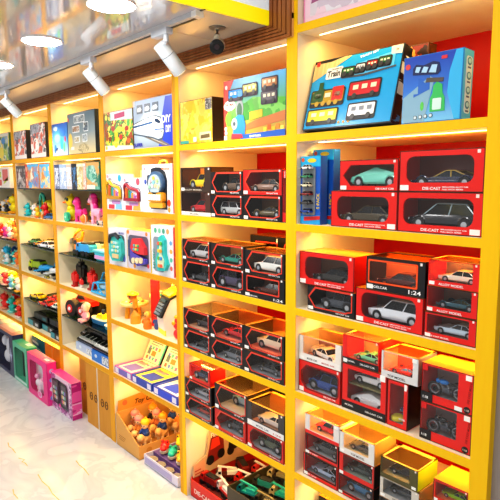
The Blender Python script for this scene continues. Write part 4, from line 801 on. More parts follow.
for s_ in (-1, 1): P('eye', MB().ell((s_*.010-.004, -.038, .17), .005, 8, 6), mat('#20160c', .3), t)
t = thing('toy_sign', 'small yellow cardboard flag with red picture at the back of the fourth shelf', 'toy', (-2.15, .45, Z5)); P('post', MB().cyl((0, 0, 0), (0, 0, .2), .006), mat('#e8c060', .4), t); P('flag', MB().prism([(-.04, .2), (.03, .19), (.035, .31), (.0, .30), (-.045, .25)], -.003, .003), mat('#f6c83a', .4), t); P('picture', MB().prism(circ(-.005, .232, .018, .014), -.005, -.003), mat('#b83020', .4), t)
t = thing('toy_cash_register', 'white toy cash register with black slanted keypad and yellow trim', 'toy', (-1.825, .10, Z5), -.22)
P('body', MB().prism([(-.06, 0), (.085, 0), (.085, .225), (.045, .235), (-.03, .205), (-.075, .12)], -.055, .055, 'x'), mat('#f4ece4', .3), t)
P('keypad', MB().prism([(-.079, .112), (-.031, .205), (.046, .236), (.052, .248), (-.036, .216), (-.092, .112)], -.062, .062, 'x'), mat('#18181a', .3), t)
P('yellow_trim', MB().prism([(.046, .236), (.052, .248), (.03, .262), (-.036, .228), (-.036, .216)], -.052, .052, 'x'), mat('#f4d41c', .35), t)
P('yellow_base', MB().box(-.056, .056, -.064, -.059, .004, .036), mat('#f8e61c', .3), t)
P('front_label', MB().box(-.04, .04, -.0655, -.062, .05, .085), mat('#f8f6f2', .4), t)
mk = Matrix.Translation((0, -.0795, .130)) @ Matrix.Rotation(math.radians(-29), 4, 'X'); mb = MB(mk)
for r_ in range(4):
    for c_ in range(3): mb.box(-.034+.025*c_, -.015+.025*c_, -.012, .0, -.012+.018*r_, .0+.018*r_)
P('keys', mb, mat('#8a949c', .4), t); P('display', MB(mk).box(-.036, .036, -.010, .0, .064, .082), mat('#4a5a5a', .2), t)
P('top_knob', MB().ell((.02, .0, .272), (.010, .010, .014)), mat('#f0c040', .35), t)
def minifig(x, y, z, c, c2, lb, s=1, rz=0):
    t = thing('toy_figure', lb, 'toy figure', (x, y, z), rz, None, s)
    P('body', MB().lathe([(.020, 0), (.023, .01), (.019, .035), (.012, .052)], seg=14), mat(c, .35), t); P('head', MB().ell((0, 0, .066), (.018, .018, .018)), mat(c2, .35), t)
    for s_ in (-1, 1): P('arm', MB().ell((s_*.022, -.008, .035), (.008, .012, .013), 8, 6), mat(c, .35), t); P('eye', MB().ell((s_*.007, -.016, .07), .0035, 6, 5), mat('#1a1410', .3), t)
    P('hat', MB().lathe([(.019, .072), (.013, .084), (.004, .090)], seg=12), mat(c2, .35), t)
    return t
minifig(-2.005, .045, Z5, '#f28420', '#f6a040', 'orange toy figure standing left of the toy cash register', 1.15)
minifig(-1.96, .09, Z5, '#3f5a9a', '#c8484a', 'blue and red toy figure tucked beside the toy cash register', 1.1)
t = thing('toy_figure', 'red toy with yellow balls at the right end of the fourth shelf, third bay', 'toy', (-1.70, .06, Z5))
P('body', MB().ell((0, 0, .03), (.034, .03, .03)).ell((-.01, 0, .075), (.026, .024, .024)).ell((.01, -.01, .11), (.022, .02, .02)), mat('#e8242c', .3), t); P('ball', MB().ell((-.02, -.018, .09), .014), mat('#f4c020', .3), t); P('ball', MB().ell((.006, -.02, .128), .012), mat('#f4c020', .3), t)
t = thing('toy_box_panel', 'tall red card standing behind the toy cash register, fourth shelf, third bay', 'card', (-2.03, .118, Z5)); P('card', MB().prism(rrect(-.045, .045, 0, .275, .004), -.004, .004), mat('#d40c0c', .4), t); P('card_foot', MB().box(-.06, .045, -.02, .02, 0, .004), mat('#d40c0c', .4), t)
# fifth shelf: open learning book cases
def bookcase(x, w, lb, rim, page, front, lid, d=.22, dark='#3a3028', y=.012):
    t = thing('learning_book_case', lb, 'toy book', (x, y, Z6), 0, 'open learning book cases on the fifth shelf')
    P('tray', MB().box(-w/2, w/2, 0, d, 0, .035).box(-w/2, -w/2+.012, 0, d, .035, .047).box(w/2-.012, w/2, 0, d, .035, .047).box(-w/2+.012, w/2-.012, 0, .01, .035, .045), mat(rim, .35), t)
    P('front_print', MB().box(-w/2+.004, w/2-.004, -.001, 0, .004, .040), mat(front, .35), t)
    P('front_sticker', MB().box(-w/2+.01, -w/2+.05, -.002, -.001, .006, .038), mat('#e8e4f4', .35), t); P('front_sticker', MB().box(w/2-.05, w/2-.01, -.002, -.001, .006, .038), mat('#e8e4f4', .35), t)
    P('page', MB().box(-w/2+.014, w/2-.014, .014, d-.01, .035, .041), mat(page, .35), t); P('page_picture', MB().prism([(-w*.3, .03), (w*.25, .03), (w*.3, .12), (-w*.25, .12)], .041, .0425, 'z'), mat(front if front != '#f2ead0' else '#38c8c8', .35), t)
    for q_ in range(5): P('page_figure', MB().prism(circ(-w*.3+w*.15*q_, .17-.008*(q_ % 2), .010, n=10), .041, .0425, 'z'), mat(['#e86a50', '#50b0a8', '#e8c040', '#7a6ac8', '#e890b0'][q_], .35), t)
    P('page_tab', MB().prism([(-w*.35, .14), (w*.1, .14), (w*.1, .17), (-w*.35, .17)], .041, .0425, 'z'), mat('#f0a0a8', .35), t)
    M_ = Matrix.Translation((0, d-.02, .04)) @ Matrix.Rotation(math.radians(-28), 4, 'X'); lh = .19
    P('lid', MB(M_).box(-w/2+.006, w/2-.006, 0, .012, 0, lh), mat(dark, .4), t); P('lid_page', MB(M_).box(-w/2+.010, w/2-.022, -.003, 0, .004, lh-.004), mat(lid, .4), t)
    P('lid_picture', MB(M_).box(-w*.12, w*.10, -.0046, -.003, .046, .078), mat('#b08a38', .4), t); P('lid_lines', MB(M_).box(-w*.3, w*.3, -.0045, -.003, .13, .137).box(-w*.3, w*.1, -.0045, -.003, .115, .12).box(-w*.35, -w*.2, -.0045, -.003, .05, .09), mat('#6a7a70', .4), t)
    for q_ in range(8): P('lid_figure', MB(M_).box(-w*.34+w*.17*(q_ % 4), -w*.24+w*.17*(q_ % 4), -.0045, -.003, .018+.066*(q_//4), .040+.066*(q_//4)), mat(['#e86a50', '#60b8a0', '#d8a030', '#6a8ad0', '#c86aa0'][(q_*3+q_//4) % 5], .4), t)
    P('lid_top_band', MB(M_).box(-w/2+.010, w/2-.022, -.0045, -.003, lh-.032, lh-.006), mat('#e88a70', .4), t); P('lid_edge', MB(M_).box(w/2-.022, w/2-.006, -.004, 0, .004, lh-.004), mat('#58c0a8', .4), t)
bookcase(-2.262, .212, 'left open learning book case with pink rim and turquoise page', '#d070b8', '#f4ecd0', '#7a6cc0', '#f4e8c0')
bookcase(-2.035, .226, 'middle open learning book case with blue front and yellow page', '#2f50b8', '#f2e24a', '#2a48b0', '#f6ecc8')
bookcase(-1.782, .245, 'right open learning book case with blue pages and striped front', '#4050c0', '#e8f0f4', '#3050d8', '#f2d82a', dark='#2c1c14')
# floor level: carton of riding dolls
t = thing('display_carton', 'open kraft display carton full of small riding dolls on the floor', 'carton', (-2.215, .0, 0.))
CK = mat('#dba457', .6); x0_, x1_, dd = -.140, .145, .42
P('carton', MB().box(x0_, x1_, 0, dd, 0, .004).prism([(x0_, 0), (x1_, 0), (x1_, .085), (x0_+.02, .215), (x0_, .215)], 0, .005).prism([(x0_, 0), (x1_, 0), (x1_, .085), (x0_+.02, .215), (x0_, .215)], dd-.005, dd).box(x0_, x0_+.005, .005, dd-.005, 0, .215).box(x1_-.005, x1_, .005, dd-.005, 0, .085), CK, t)
P('header_flap', MB().prism([(0.01, .21), (dd-.01, .21), (dd-.03, .31), (dd*.72, .315), (dd*.7, .335), (dd*.55, .335), (dd*.5, .30), (.02, .285)], x0_-.002, x0_+.002, 'x'), mat('#d8923c', .6), t)
P('printed_mark', MB().prism(circ(.065, .262, .018), x0_+.0021, x0_+.003, 'x'), mat('#d06a3c', .6), t); P('lip_mark', MB().prism(circ(.07, .045, .02), x1_, x1_+.001, 'x'), mat('#c8862e', .6), t)
text('Toy Corps', .045, mat('#3a2412'), t, x0_+.005, .13, .235, rot=(PI/2, 0, PI/2), wid=.2, bold=.02, shear=.3)
for k in range(3): P('printed_line', MB().box(-.105, -.04+.01*k, -.001, 0, .05+.012*k, .054+.012*k), mat('#a8742c', .6), t)
def rider(x, y, z, hat, coat, lb, rz=0, s=1.):
    t = thing('riding_doll', lb, 'toy doll', (x, y, z), rz, 'small riding dolls in the kraft display carton', s)
    P('animal', MB().ell((0, 0, .045), (.05, .03, .03)).ell((.05, 0, .068), (.026, .024, .024)).tube([(-.045, 0, .06), (-.065, 0, .085)], [.008, .004], 6), mat('#e8b878', .6), t)
    P('patch', MB().ell((-.02, -.012, .05), (.024, .022, .022)), mat('#7a3c18', .6), t)
    for sx in (-1, 1):
        for sy in (-1, 1): P('leg', MB().cyl((sx*.03, sy*.016, 0), (sx*.028, sy*.015, .035), .011), mat('#f0d0a0', .6), t)
    P('coat', MB().lathe([(.024, .065), (.026, .08), (.015, .115)], (-.005, 0, 0), 14), mat(coat, .6), t)
    for sy in (-1, 1): P('arm', MB().tube([(-.003, sy*.017, .105), (.016, sy*.024, .09), (.032, sy*.014, .088)], [.009, .008, .006], 8), mat(coat, .6), t)
    P('head', MB().ell((0, 0, .135), (.026, .027, .025)), mat('#f0c090', .5), t); P('hair', MB().ell((-.007, 0, .138), (.024, .029, .023)), mat('#6a3a18', .6), t)
    P('hat', MB().ell((-.004, 0, .152), (.030, .031, .024)).ell((-.008, 0, .178), (.008, .008, .008)), mat(hat, .5), t)
    for sy in (-1, 1): P('eye', MB().ell((.024, sy*.010, .136), .004, 6, 5), mat('#1a100a', .3), t)
PINK, ORG, YEL = '#f28c84', '#f29a1c', '#f6b81c'
RD = [(.085, .085, YEL, '#2a4c94', 'yellow-hatted blue-coated riding doll nearest the front of the kraft carton'), (.01, .085, PINK, '#e89038', 'pink-hatted riding doll, second along the front side of the carton'),
      (-.075, .105, PINK, '#a86a3c', 'pink-hatted riding doll at the near left corner of the carton'), (.085, .215, ORG, '#24468c', 'orange-hatted blue-coated riding doll in the middle of the lip row'),
      (.01, .215, PINK, '#c87038', 'pink-hatted riding doll in the centre of the carton'), (-.078, .24, ORG, '#3a2c28', 'orange-hatted riding doll at the middle back of the carton'),
      (.085, .345, YEL, '#e8903c', 'yellow-hatted riding doll at the far end of the lip row'), (-.0, .35, ORG, '#2a4c94', 'orange-hatted riding doll at the far back corner')]
for x, y, hc, cc, lb in RD: rider(-2.215+x-.01, .0+y, .045, hc, cc, lb, rz=-1.15, s=.98)
t = thing('tray_insert', 'heap of tan packing card under the riding dolls', 'packing', (-2.215, .0, .005)); P('card', MB().box(-.13, .135, .012, dd-.012, 0, .006).box(-.12, .12, .02, dd-.02, .006, .0395), mat('#b07c40', .8), t)
# tray of biting crocodiles
t = thing('display_tray', 'white and lilac display tray of little crocodile toys on the floor', 'tray', (-1.845, .006, 0), .0)
tw, td = .36, .30
P('tray', MB().box(-tw/2, tw/2, 0, td, 0, .004).box(-tw/2, tw/2, 0, .005, 0, .06).box(-tw/2, -tw/2+.005, .005, td, 0, .06).box(tw/2-.005, tw/2, .005, td, 0, .06).box(-tw/2+.005, tw/2-.005, td-.005, td, 0, .09), mat('#dcd8ec', .5), t); P('front_print', MB().box(-tw/2+.01, tw/2-.06, -.001, 0, .012, .048), mat('#b0a8d4', .5), t)
P('inside_card', MB().box(-tw/2+.006, tw/2-.006, .006, .062, .004, .028).box(-tw/2+.006, tw/2-.006, .062, td-.006, .004, .056), mat('#6a5088', .6), t)
def croc(x, y, c, lb):
    t = thing('crocodile_toy', lb, 'toy animal', (x, y, .0565), -.9, 'little crocodile toys in the white tray', 1.1)
    P('jaw', MB().ell((0, 0, .014), (.040, .026, .013)), mat('#c8b498', .5), t); P('head', MB().ell((-.006, 0, .040), (.032, .026, .022)).ell((.024, 0, .036), (.020, .020, .014)), mat(c, .3), t)
    for s_ in (-1, 1): P('eye', MB().ell((-.004, s_*.014, .062), (.009, .009, .010), 10, 7), mat(c, .3), t); P('pupil', MB().ell((.003, s_*.015, .064), (.004, .004, .005), 8, 6), mat('#1c1a1a', .3), t)
    P('teeth', MB().box(-.005, .036, -.018, .018, .022, .027), mat('#f4f0e6', .4), t)
CR = [('#e62a2a', 'red', 0, 0), ('#22b8a0', 'teal', 1, 0), ('#f2b01c', 'amber', 2, 0), ('#2cbcb4', 'turquoise', 3, 0), ('#f0d41c', 'bright yellow', 0.1, 1.1), ('#f4a020', 'orange', 1.1, 1.1), ('#e8c820', 'mustard', 2.07, 1.1), ('#28b0a0', 'green-blue', 3.02, 1.15)]
PL = ['at the left of the front row', 'second in the front row', 'third in the front row', 'at the right of the front row', 'at the left of the second row', 'second in the second row', 'third in the second row', 'right of the second row']
for k in range(8): croc(-1.957+.087*CR[k][2], .112+.098*CR[k][3], CR[k][0], f'{CR[k][1]} little crocodile toy {PL[k]} of the tray')
for k in range(4):
    q = thing('empty_toy_stand', f"grey-tan empty toy stand at the tray front, {['leftmost', 'second', 'third', 'rightmost'][k]} of four", 'toy', (-1.968+.087*k, .038, .0285), 0, 'toy bases at the tray front'); P('base', MB().ell((0, 0, .010), (.034, .024, .012)), mat('#9a8c78', .6), q); P('rim', MB().tube([(.03*math.cos(2*PI*i/14), .02*math.sin(2*PI*i/14), .012) for i in range(14)], .004, 6, True), mat('#c4b8a4', .6), q)

# ================================================================== SECOND BAY, floor level: trays of trucks
t = thing('display_tray', 'red cardboard tray full of toy trucks on the floor, second bay', 'tray', (-1.42, .02, 0)); tw, td, th = .28, .46, .095
P('tray', MB().box(-tw/2, tw/2, 0, td, 0, .004).box(-tw/2, tw/2, 0, .005, 0, th).box(-tw/2, -tw/2+.005, .005, td, 0, th+.01).box(tw/2-.005, tw/2, .005, td, 0, th).box(-tw/2, tw/2, td-.005, td, 0, th+.03), mat('#d8281c', .45), t)
text('DIE-CAST', .035, mat('#f4e0d8'), t, -tw/2+.03, -.001, .03, wid=.16, bold=.02); P('tray_floor', MB().box(-tw/2+.006, tw/2-.006, .006, td-.006, .004, .03), mat('#7a2018', .6), t)
t = thing('picture_card', 'tan header card with red truck and motorcycle pictures, second bay floor', 'card', (-1.548, .03, .10), PI/2)
P('card', MB().prism([(.0, .0), (.44, .0), (.44, .09), (.36, .14), (.34, .19), (.26, .20), (.22, .14), (.19, .235), (.11, .24), (.09, .10), (.0, .07)], 0, .004), mat('#d8b088', .6), t)
poly(t, 'truck_picture', [(.085, .05), (.12, .035), (.215, .06), (.21, .15), (.185, .21), (.125, .21), (.105, .12)], -.0006, mat('#8a2018', .5)); poly(t, 'truck_picture_cab', [(.115, .12), (.185, .13), (.175, .18), (.13, .18)], -.0014, mat('#e83a24', .5))
for x, z in ((.115, .062), (.19, .078), (.26, .07), (.335, .10)): poly(t, 'picture_wheel', circ(x, z, .026, .028), -.002, mat('#1c1614', .5))
poly(t, 'bike_picture', [(.24, .06), (.36, .08), (.34, .17), (.28, .18), (.25, .13)], -.0006, mat('#2c2220', .5)); poly(t, 'bike_picture_light', [(.27, .12), (.31, .13), (.30, .16), (.27, .15)], -.0014, mat('#d8d0c8', .5))
text('FIRE', .035, mat('#f8ece0'), t, .12, -.0022, .19, wid=.06, bold=.03); poly(t, 'red_lines', [(.01, .012), (.07, .016), (.07, .022), (.01, .018)], -.0006, mat('#c83c28', .5)); poly(t, 'red_lines', [(.01, .03), (.05, .033), (.05, .039), (.01, .036)], -.0006, mat('#c83c28', .5)); poly(t, 'pale_panel', [(.004, .004), (.08, .004), (.08, .085), (.004, .065)], -.0003, mat('#e8a880', .6))
def truck(x, y, z, cab, bed, lb, rz=0, s=1., crane=None, grp=None, tyre='#1a1a1c'):
    t = thing('toy_truck', lb, 'toy truck', (x, y, z), rz, grp, s)
    P('chassis', MB().box(-.055, .06, -.014, .014, .012, .02), mat('#3a3c40', .4), t)
    P('cab', MB().prism([(-.06, .018), (-.028, .018), (-.028, .058), (-.045, .058), (-.058, .042)], -.019, .019), mat(cab, .3), t)
    P('cab_window', MB().prism([(-.0595, .041), (-.0495, .055), (-.046, .055), (-.054, .041)], -.0165, .0165).box(-.046, -.032, -.0195, .0195, .04, .053), mat('#14202a', .15), t)
    P('bed', MB().prism([(-.024, .022), (.062, .022), (.062, .046), (.05, .056), (-.024, .052)] if not crane else [(-.024, .022), (.062, .022), (.062, .034), (-.024, .034)], -.020, .020), mat(bed, .35), t)
    if crane: P('crane_arm', MB().box(.0, .055, -.017, .017, .034, .052).prism([(.045, .052), (.055, .052), (.05, .064), (-.045, .078), (-.05, .072), (.04, .058)], -.005, .005), mat(crane, .35), t)
    else: P('load', MB().box(-.016, .054, -.016, .016, .054, .060), mat('#2a2a2a', .6), t)
    for sx in (-.043, .012, .042):
        for sy in (-1, 1): P('wheel', MB().cyl((sx, sy*.014, .012), (sx, sy*.024, .012), .012, seg=12), mat(tyre, .6), t)
    return t
TK = [(-1.488, .095, '#c8241c', '#8a1c18', .05, 'red tipper toy truck at the front left of the red tray', None), (-1.365, .10, '#f0e8e0', '#d02a20', -.2, 'white-cabbed toy truck at the front of the red tray', '#e8e4dc'),
      (-1.47, .20, '#e8e4e0', '#5a1c18', .9, 'white toy truck with crane arm in the red tray', '#f4f0ea'), (-1.36, .24, '#e02a20', '#e02a20', .4, 'bright red toy fire truck in the middle of the red tray', '#f0f0f0'),
      (-1.48, .32, '#2c2a2c', '#7a2018', -.4, 'black-cabbed toy truck near the back of the red tray', None), (-1.36, .36, '#d83028', '#e8e0d8', .2, 'red-cabbed toy truck at the back of the red tray', '#e8e0d8')]
for x, y, c, b_, r_, lb, cr in TK: truck(x, y, .031+.03, c, b_, lb, r_, 1.05, cr, 'toy trucks in the red tray')
t = thing('tray_liner', 'dark red toy packing under the trucks of the red tray', 'packing', (-1.42, .02, .031)); P('card', MB().box(-.13, .13, .008, .45, 0, .002).box(-.12, .12, .015, .44, .002, .029), mat('#5c1512', .6), t)
t = thing('display_tray', 'dark olive tray of black and teal toy trucks, second bay floor', 'tray', (-1.06, .03, 0)); tw, td, th = .40, .48, .185
P('tray', MB().box(-tw/2, tw/2, 0, .005, 0, th).box(-tw/2, -tw/2+.005, .005, td, 0, th).box(tw/2-.005, tw/2, .005, td, 0, th).box(-tw/2, tw/2, td-.005, td, 0, th+.02), mat('#4a4232', .45), t); P('tray_floor', MB().box(-tw/2+.006, tw/2-.006, .006, td-.006, .0, .135), mat('#3a3428', .6), t)
i_ = 0
for r_ in range(4):
    for c_ in range(3):
        cc = ['#1d7a78', '#3c3a30', '#b0a078'][(r_+c_) % 3]; nm = ['teal', 'dark grey', 'khaki'][(r_+c_) % 3]
        truck(-1.06-.125+.125*c_, .03+.07+.105*r_, .136, cc, ['#1f9a94', '#26282a', '#2a8480'][(r_*2+c_) % 3], f"{nm} toy truck, {['front', 'second', 'third', 'back'][r_]} row {['left', 'centre', 'right'][c_]} of the olive tray", .25, .95, ['#2aa8a0', None, '#8a8060'][(r_+2*c_) % 3], 'toy trucks in the olive tray')
# red box standing behind the olive tray

# ================================================================== FOURTH BAY
BL = lambda n, c, s=30, soft=True: art(n, c, s, soft=soft)
t, w, h = flatbox('puzzle_box', 'blue underwater picture box at the left of the top shelf, fourth bay', -3.171, -2.912, Z2, .222, .03, .06, '#2a6ab8', grad('underwater_print', '#bcd8f0', '#2a62c8', '#58a8e8', h=.22))
for x, z, rx_, rz_, c in ((-.04, .12, .05, .03, '#8ad0f4'), (.03, .08, .022, .04, '#38b4f0'), (-.02, .03, .06, .016, '#e4eef8'), (.07, .06, .018, .035, '#70d890'), (-.08, .05, .02, .03, '#3a78c8'), (.05, .16, .05, .03, '#3a80d8'), (-.07, .19, .04, .015, '#a8c8f0'), (-.05, .045, .012, .012, '#1c3a6a'), (.09, .11, .012, .02, '#d04a68')): poly(t, 'printed_fish', circ(x, z, rx_, rz_), -.0016, mat(c, .3))
poly(t, 'bright_burst', circ(-.06, .185, .012), -.0024, mat('#ffffff', .3))
t, w, h = flatbox('puzzle_box', 'large slate and gold picture box with small photo panels, fourth bay', -2.905, -2.495, Z2, .268, .03, .06, '#2c3a44', grad('slate_gold_print', '#e4cf98', '#55707f', '#8a9aa0', h=.27))
for x0, x1, z0, z1, c in ((-.10, .06, .20, .25, '#7a8c98'), (-.13, -.02, .14, .185, '#a87850'), (.04, .11, .14, .2, '#4a6074'), (.02, .09, .075, .125, '#9aa8b0'), (-.10, -.02, .075, .115, '#c8b890')):
    poly(t, 'photo_frame', rrect(x0, x1, z0, z1, .006), -.0012, mat('#e8ecee', .3)); poly(t, 'photo_panel', rrect(x0+.005, x1-.005, z0+.005, z1-.005, .004), -.002, BL('photo_'+c[1:], [c, '#d8dcd8', c, '#58503c', c], 60))
poly(t, 'figure_picture', circ(.03, .035, .08, .03), -.0012, BL('figure_print', ['#b8a880', '#8a7c5c', '#d8c898'], 50)); poly(t, 'gold_burst', circ(-w/2+.04, .09, .03, .05), -.0012, mat('#ecc85a', .3)); poly(t, 'red_badge', rrect(-w/2+.012, -w/2+.028, .215, .24, .003), -.0016, mat('#c85048', .3))
poly(t, 'price_sticker', [(-.155, .03), (-.11, .03), (-.11, .05), (-.155, .05)], -.002, mat('#f4f0e0', .4)); P('side_print', MB().box(w/2, w/2+.0006, .002, .058, .003, h-.003), mat('#28363e', .4), t)
def smallbox(x0, x1, h, c, pc, lb, z=G1, grp='small boxes standing on a glass shelf', sc=50, y=.03):
    t, w, _ = flatbox('small_toy_box', lb, x0, x1, z, h, y, .12, c, BL('print_'+pc[0][1:]+pc[-1][1:]+str(len(pc)), pc, sc), group=grp); poly(t, 'top_band', [(-w/2+.003, h-.022), (w/2-.003, h-.022), (w/2-.003, h-.003), (-w/2+.003, h-.003)], -.0012, mat(pc[-1], .3)); return t
for x0, x1, c, pc, nm in ((-3.168, -3.085, '#3a4a78', ['#e8ecf4', '#5a6a9a', '#d8e0f0', '#3a4a78'], 'indigo and white'), (-3.083, -2.965, '#a8bcd8', ['#c0d0e8', '#8aa0c8', '#eef2f8', '#90a8d0'], 'pale blue'),
                          (-2.963, -2.880, '#e8e4e8', ['#f0f0f4', '#b0c0d8', '#e8e8f0', '#c8b0a0'], 'white and grey'), (-2.878, -2.795, '#2a1c18', ['#1a1414', '#3a2018', '#5088c0', '#181414'], 'black'),
                          (-2.793, -2.705, '#f0d860', ['#f8f0d8', '#e8c030', '#f8f4e8', '#b08a28', '#f4ecd0'], 'cream and gold'), (-2.703, -2.655, '#e8a890', ['#f0c8b8', '#e0907a', '#f4e4dc'], 'narrow salmon')):
    smallbox(x0, x1, .172, c, pc, f'{nm} small box on the upper glass shelf, fourth bay')
t = smallbox(-2.650, -2.462, .176, '#1c6a5a', ['#2a8a74', '#58b898', '#1c6a58', '#88d0b8', '#e0a860'], 'dark green boxed toy at the right end of the upper glass shelf, fourth bay', sc=26); poly(t, 'pale_swirl', circ(.0, .1, .05, .055), -.0014, BL('swirl', ['#8ac8b4', '#d8ece4', '#3a9a84'], 40)); poly(t, 'white_footer', [(-.09, .004), (.03, .004), (.03, .03), (-.09, .03)], -.0014, mat('#e8e8d8', .4))
# animals on the wooden shelf
def duck(x, y, z, lb, s=1., rz=-.2, gog=True):
    t = thing('toy_duck', lb, 'toy animal', (x, y, z), rz, None, s); Y_ = mat('#f8d818', .35)
    P('body', MB().ell((0, 0, .045), (.05, .04, .045)).ell((0, -.01, .09), (.03, .03, .03)), Y_, t); P('head', MB().ell((0, -.01, .145), (.044, .04, .042)).ell((0, -.005, .188), (.012, .01, .012)), Y_, t); P('beak', MB().ell((-.012, -.052, .135), (.02, .018, .008)), mat('#f4701c', .35), t)
    for s_ in (-1, 1): P('wing', MB().ell((s_*.048, -.01, .06), (.012, .026, .03)), mat('#d8d818', .35), t)
    if gog:
        for s_ in (-1, 1): P('goggle', MB().ell((s_*.019, -.042, .156), (.017, .01, .014)), mat('#20302c', .15), t)
    P('foot', MB().ell((-.02, -.03, .009), (.02, .026, .008)).ell((.02, -.03, .009), (.02, .026, .008)), mat('#f4801c', .4), t); return t
def pony(x, y, z, bodyc, mane, lb, s=1., rz=0, horn=False):
    t = thing('toy_pony', lb, 'toy animal', (x, y, z), rz, None, s)
    P('body', MB().tube([(-.052, 0, .07), (-.03, 0, .078), (.02, 0, .074), (.045, 0, .075)], [.018, .032, .030, .022], 14).tube([(-.04, 0, .085), (-.052, 0, .125), (-.055, 0, .15)], [.022, .017, .02], 12).ell((-.062, 0, .158), (.034, .028, .028)).ell((-.088, 0, .150), (.017, .017, .015)), mat(bodyc, .35), t)
    for sx in (-.035, .03):
        for sy in (-.016, .016): P('leg', MB().tube([(sx, sy, 0), (sx, sy, .03), (sx, sy, .07)], [.015, .011, .015], 10), mat(bodyc, .35), t)
    P('mane', MB().ell((-.045, 0, .185), (.036, .02, .022)).ell((-.028, 0, .155), (.02, .022, .036)).ell((-.02, 0, .115), (.016, .02, .03)), mat(mane, .4), t); P('tail', MB().tube([(.042, 0, .09), (.065, 0, .1), (.078, 0, .07), (.07, 0, .035)], [.010, .018, .018, .006], 10), mat(mane, .4), t)
    for s_ in (-1, 1): P('ear', MB().cyl((-.05, s_*.016, .178), (-.048, s_*.02, .2), .007, .001, 8), mat(bodyc, .35), t); P('eye', MB().ell((-.078, s_*.023, .163), (.009, .006, .011), 8, 6), mat('#2a1830', .2), t)
    if horn: P('horn', MB().cyl((-.075, 0, .18), (-.085, 0, .212), .007, .001, 8), mat('#f4e8f4', .3), t)
    return t
duck(-3.10, .10, V2, 'yellow toy duck with dark goggles beside the pink ponies', 1.0)
t = thing('toy_drum', 'green round toy drum in front of the goggled toy duck', 'toy', (-3.055, .035, V2)); P('drum', MB().cyl((0, -.01, .034), (0, .012, .034), .034, seg=24), mat('#2cb88a', .35), t); P('drum_face', MB().cyl((0, -.012, .034), (0, -.010, .034), .026, seg=24), mat('#58d0a8', .35), t); P('drum_hub', MB().cyl((0, -.015, .034), (0, -.012, .034), .008, seg=12), mat('#d8f0e0', .35), t)
pony(-2.95, .09, V2, '#f2489c', '#ea2888', 'smaller hot pink toy pony, left of the two', .86, .1)
duck(-2.86, .17, V2, 'yellow toy duck standing behind the two pink toy ponies', .95, 0, False)
pony(-2.70, .10, V2, '#f8b0cc', '#ee2c92', 'large pale pink toy unicorn with bright pink mane', 1.0, .15, True)
car('jeep', '#f8d8c8', .13, -2.555, .07, V2, 'pale pink toy jeep with orange trim at the shelf end, fourth bay', roofc='#f09a50', glass='#c87840')
t = thing('toy_block', 'orange and white round toy rolling between the toy ponies', 'toy', (-2.80, .045, V2)); P('ball', MB().ell((0, 0, .031), .028), mat('#f4902a', .35), t); P('stripe', MB().tube([(.0285*math.cos(a), 0, .031+.0285*math.sin(a)) for a in [2*PI*i/20 for i in range(20)]], .003, 6, True), mat('#f8e8d0', .4), t)
flatbox('small_toy_box', 'orange picture box behind the pink toy unicorn', -2.64, -2.47, V2, .12, .2, .1, '#f0a04a', BL('orange_print', ['#f4b060', '#f8d8a0', '#e87830'], 40))
# vehicles on the middle glass shelf
def excavator(x, y, z, lb, s=1, rz=0, c='#f0921c'):
    t = thing('toy_excavator', lb, 'toy vehicle', (x, y, z), rz, None, s)
    P('tracks', MB().prism(rrect(-.06, .06, 0, .026, .012), -.034, -.018).prism(rrect(-.06, .06, 0, .026, .012), .018, .034), mat('#2a2a2c', .6), t)
    P('body', MB().box(-.045, .06, -.03, .03, .026, .055).box(-.05, -.008, -.028, .004, .055, .1), mat(c, .35), t); P('cab_window', MB().box(-.051, -.014, -.029, .005, .062, .09), mat('#2c3844', .15), t); P('counterweight', MB().box(.03, .068, -.032, .032, .03, .062), mat('#d8d8d8', .35), t)
    P('arm', MB().tube([(-.03, .012, .055), (.01, .012, .15), (-.02, .012, .165)], [.012, .010, .008], 8).tube([(-.02, .012, .165), (-.09, .012, .13), (-.12, .012, .09)], [.010, .009, .007], 8), mat(c, .35), t)
    P('bucket', MB().prism([(-.14, .06), (-.11, .06), (-.1, .1), (-.125, .095)], -.012, .034), mat('#8a8a86', .4), t)
excavator(-3.015, .115, G2, 'orange toy excavator with raised arm on the middle glass shelf', 1.05, .1)
truck(-2.93, .205, G2, '#f4f0ea', '#e8e8e8', 'white toy truck beside the orange toy excavator', .0, 1.4, None, 'toy vehicles on the middle glass shelf, fourth bay')
truck(-2.85, .075, G2, '#2a9ae0', '#3aa8e8', 'blue toy tipper truck in the middle of the middle glass shelf', .05, 1.6, None, 'toy vehicles on the middle glass shelf, fourth bay')
truck(-2.78, .32, G2, '#c8e01c', '#b8e018', 'lime green toy truck at the back of the middle glass shelf', .0, 2.3, None, 'toy vehicles on the middle glass shelf, fourth bay')
truck(-2.645, .17, G2, '#f0dc1c', '#f4e020', 'yellow toy dump truck with black wheels on the middle glass shelf', .0, 1.55, None, 'toy vehicles on the middle glass shelf, fourth bay')
t = thing('toy_storage_box', 'turquoise and pink open toy tub on the middle glass shelf', 'toy', (-2.545, .065, G2)); P('tub', MB().add([(-.07, -.03, 0), (.07, -.03, 0), (.07, .04, 0), (-.07, .04, 0), (-.085, -.04, .06), (.085, -.04, .06), (.085, .05, .06), (-.085, .05, .06)], [(0, 3, 2, 1), (0, 1, 5, 4), (1, 2, 6, 5), (2, 3, 7, 6), (3, 0, 4, 7)]), mat('#48c8d8', .35), t); P('lid', MB().box(-.09, .09, -.045, .055, .06, .07), mat('#7cdce8', .35), t); P('pink_band', MB().box(-.078, .078, -.0405, -.036, .012, .035), mat('#e8a8d8', .35), t)
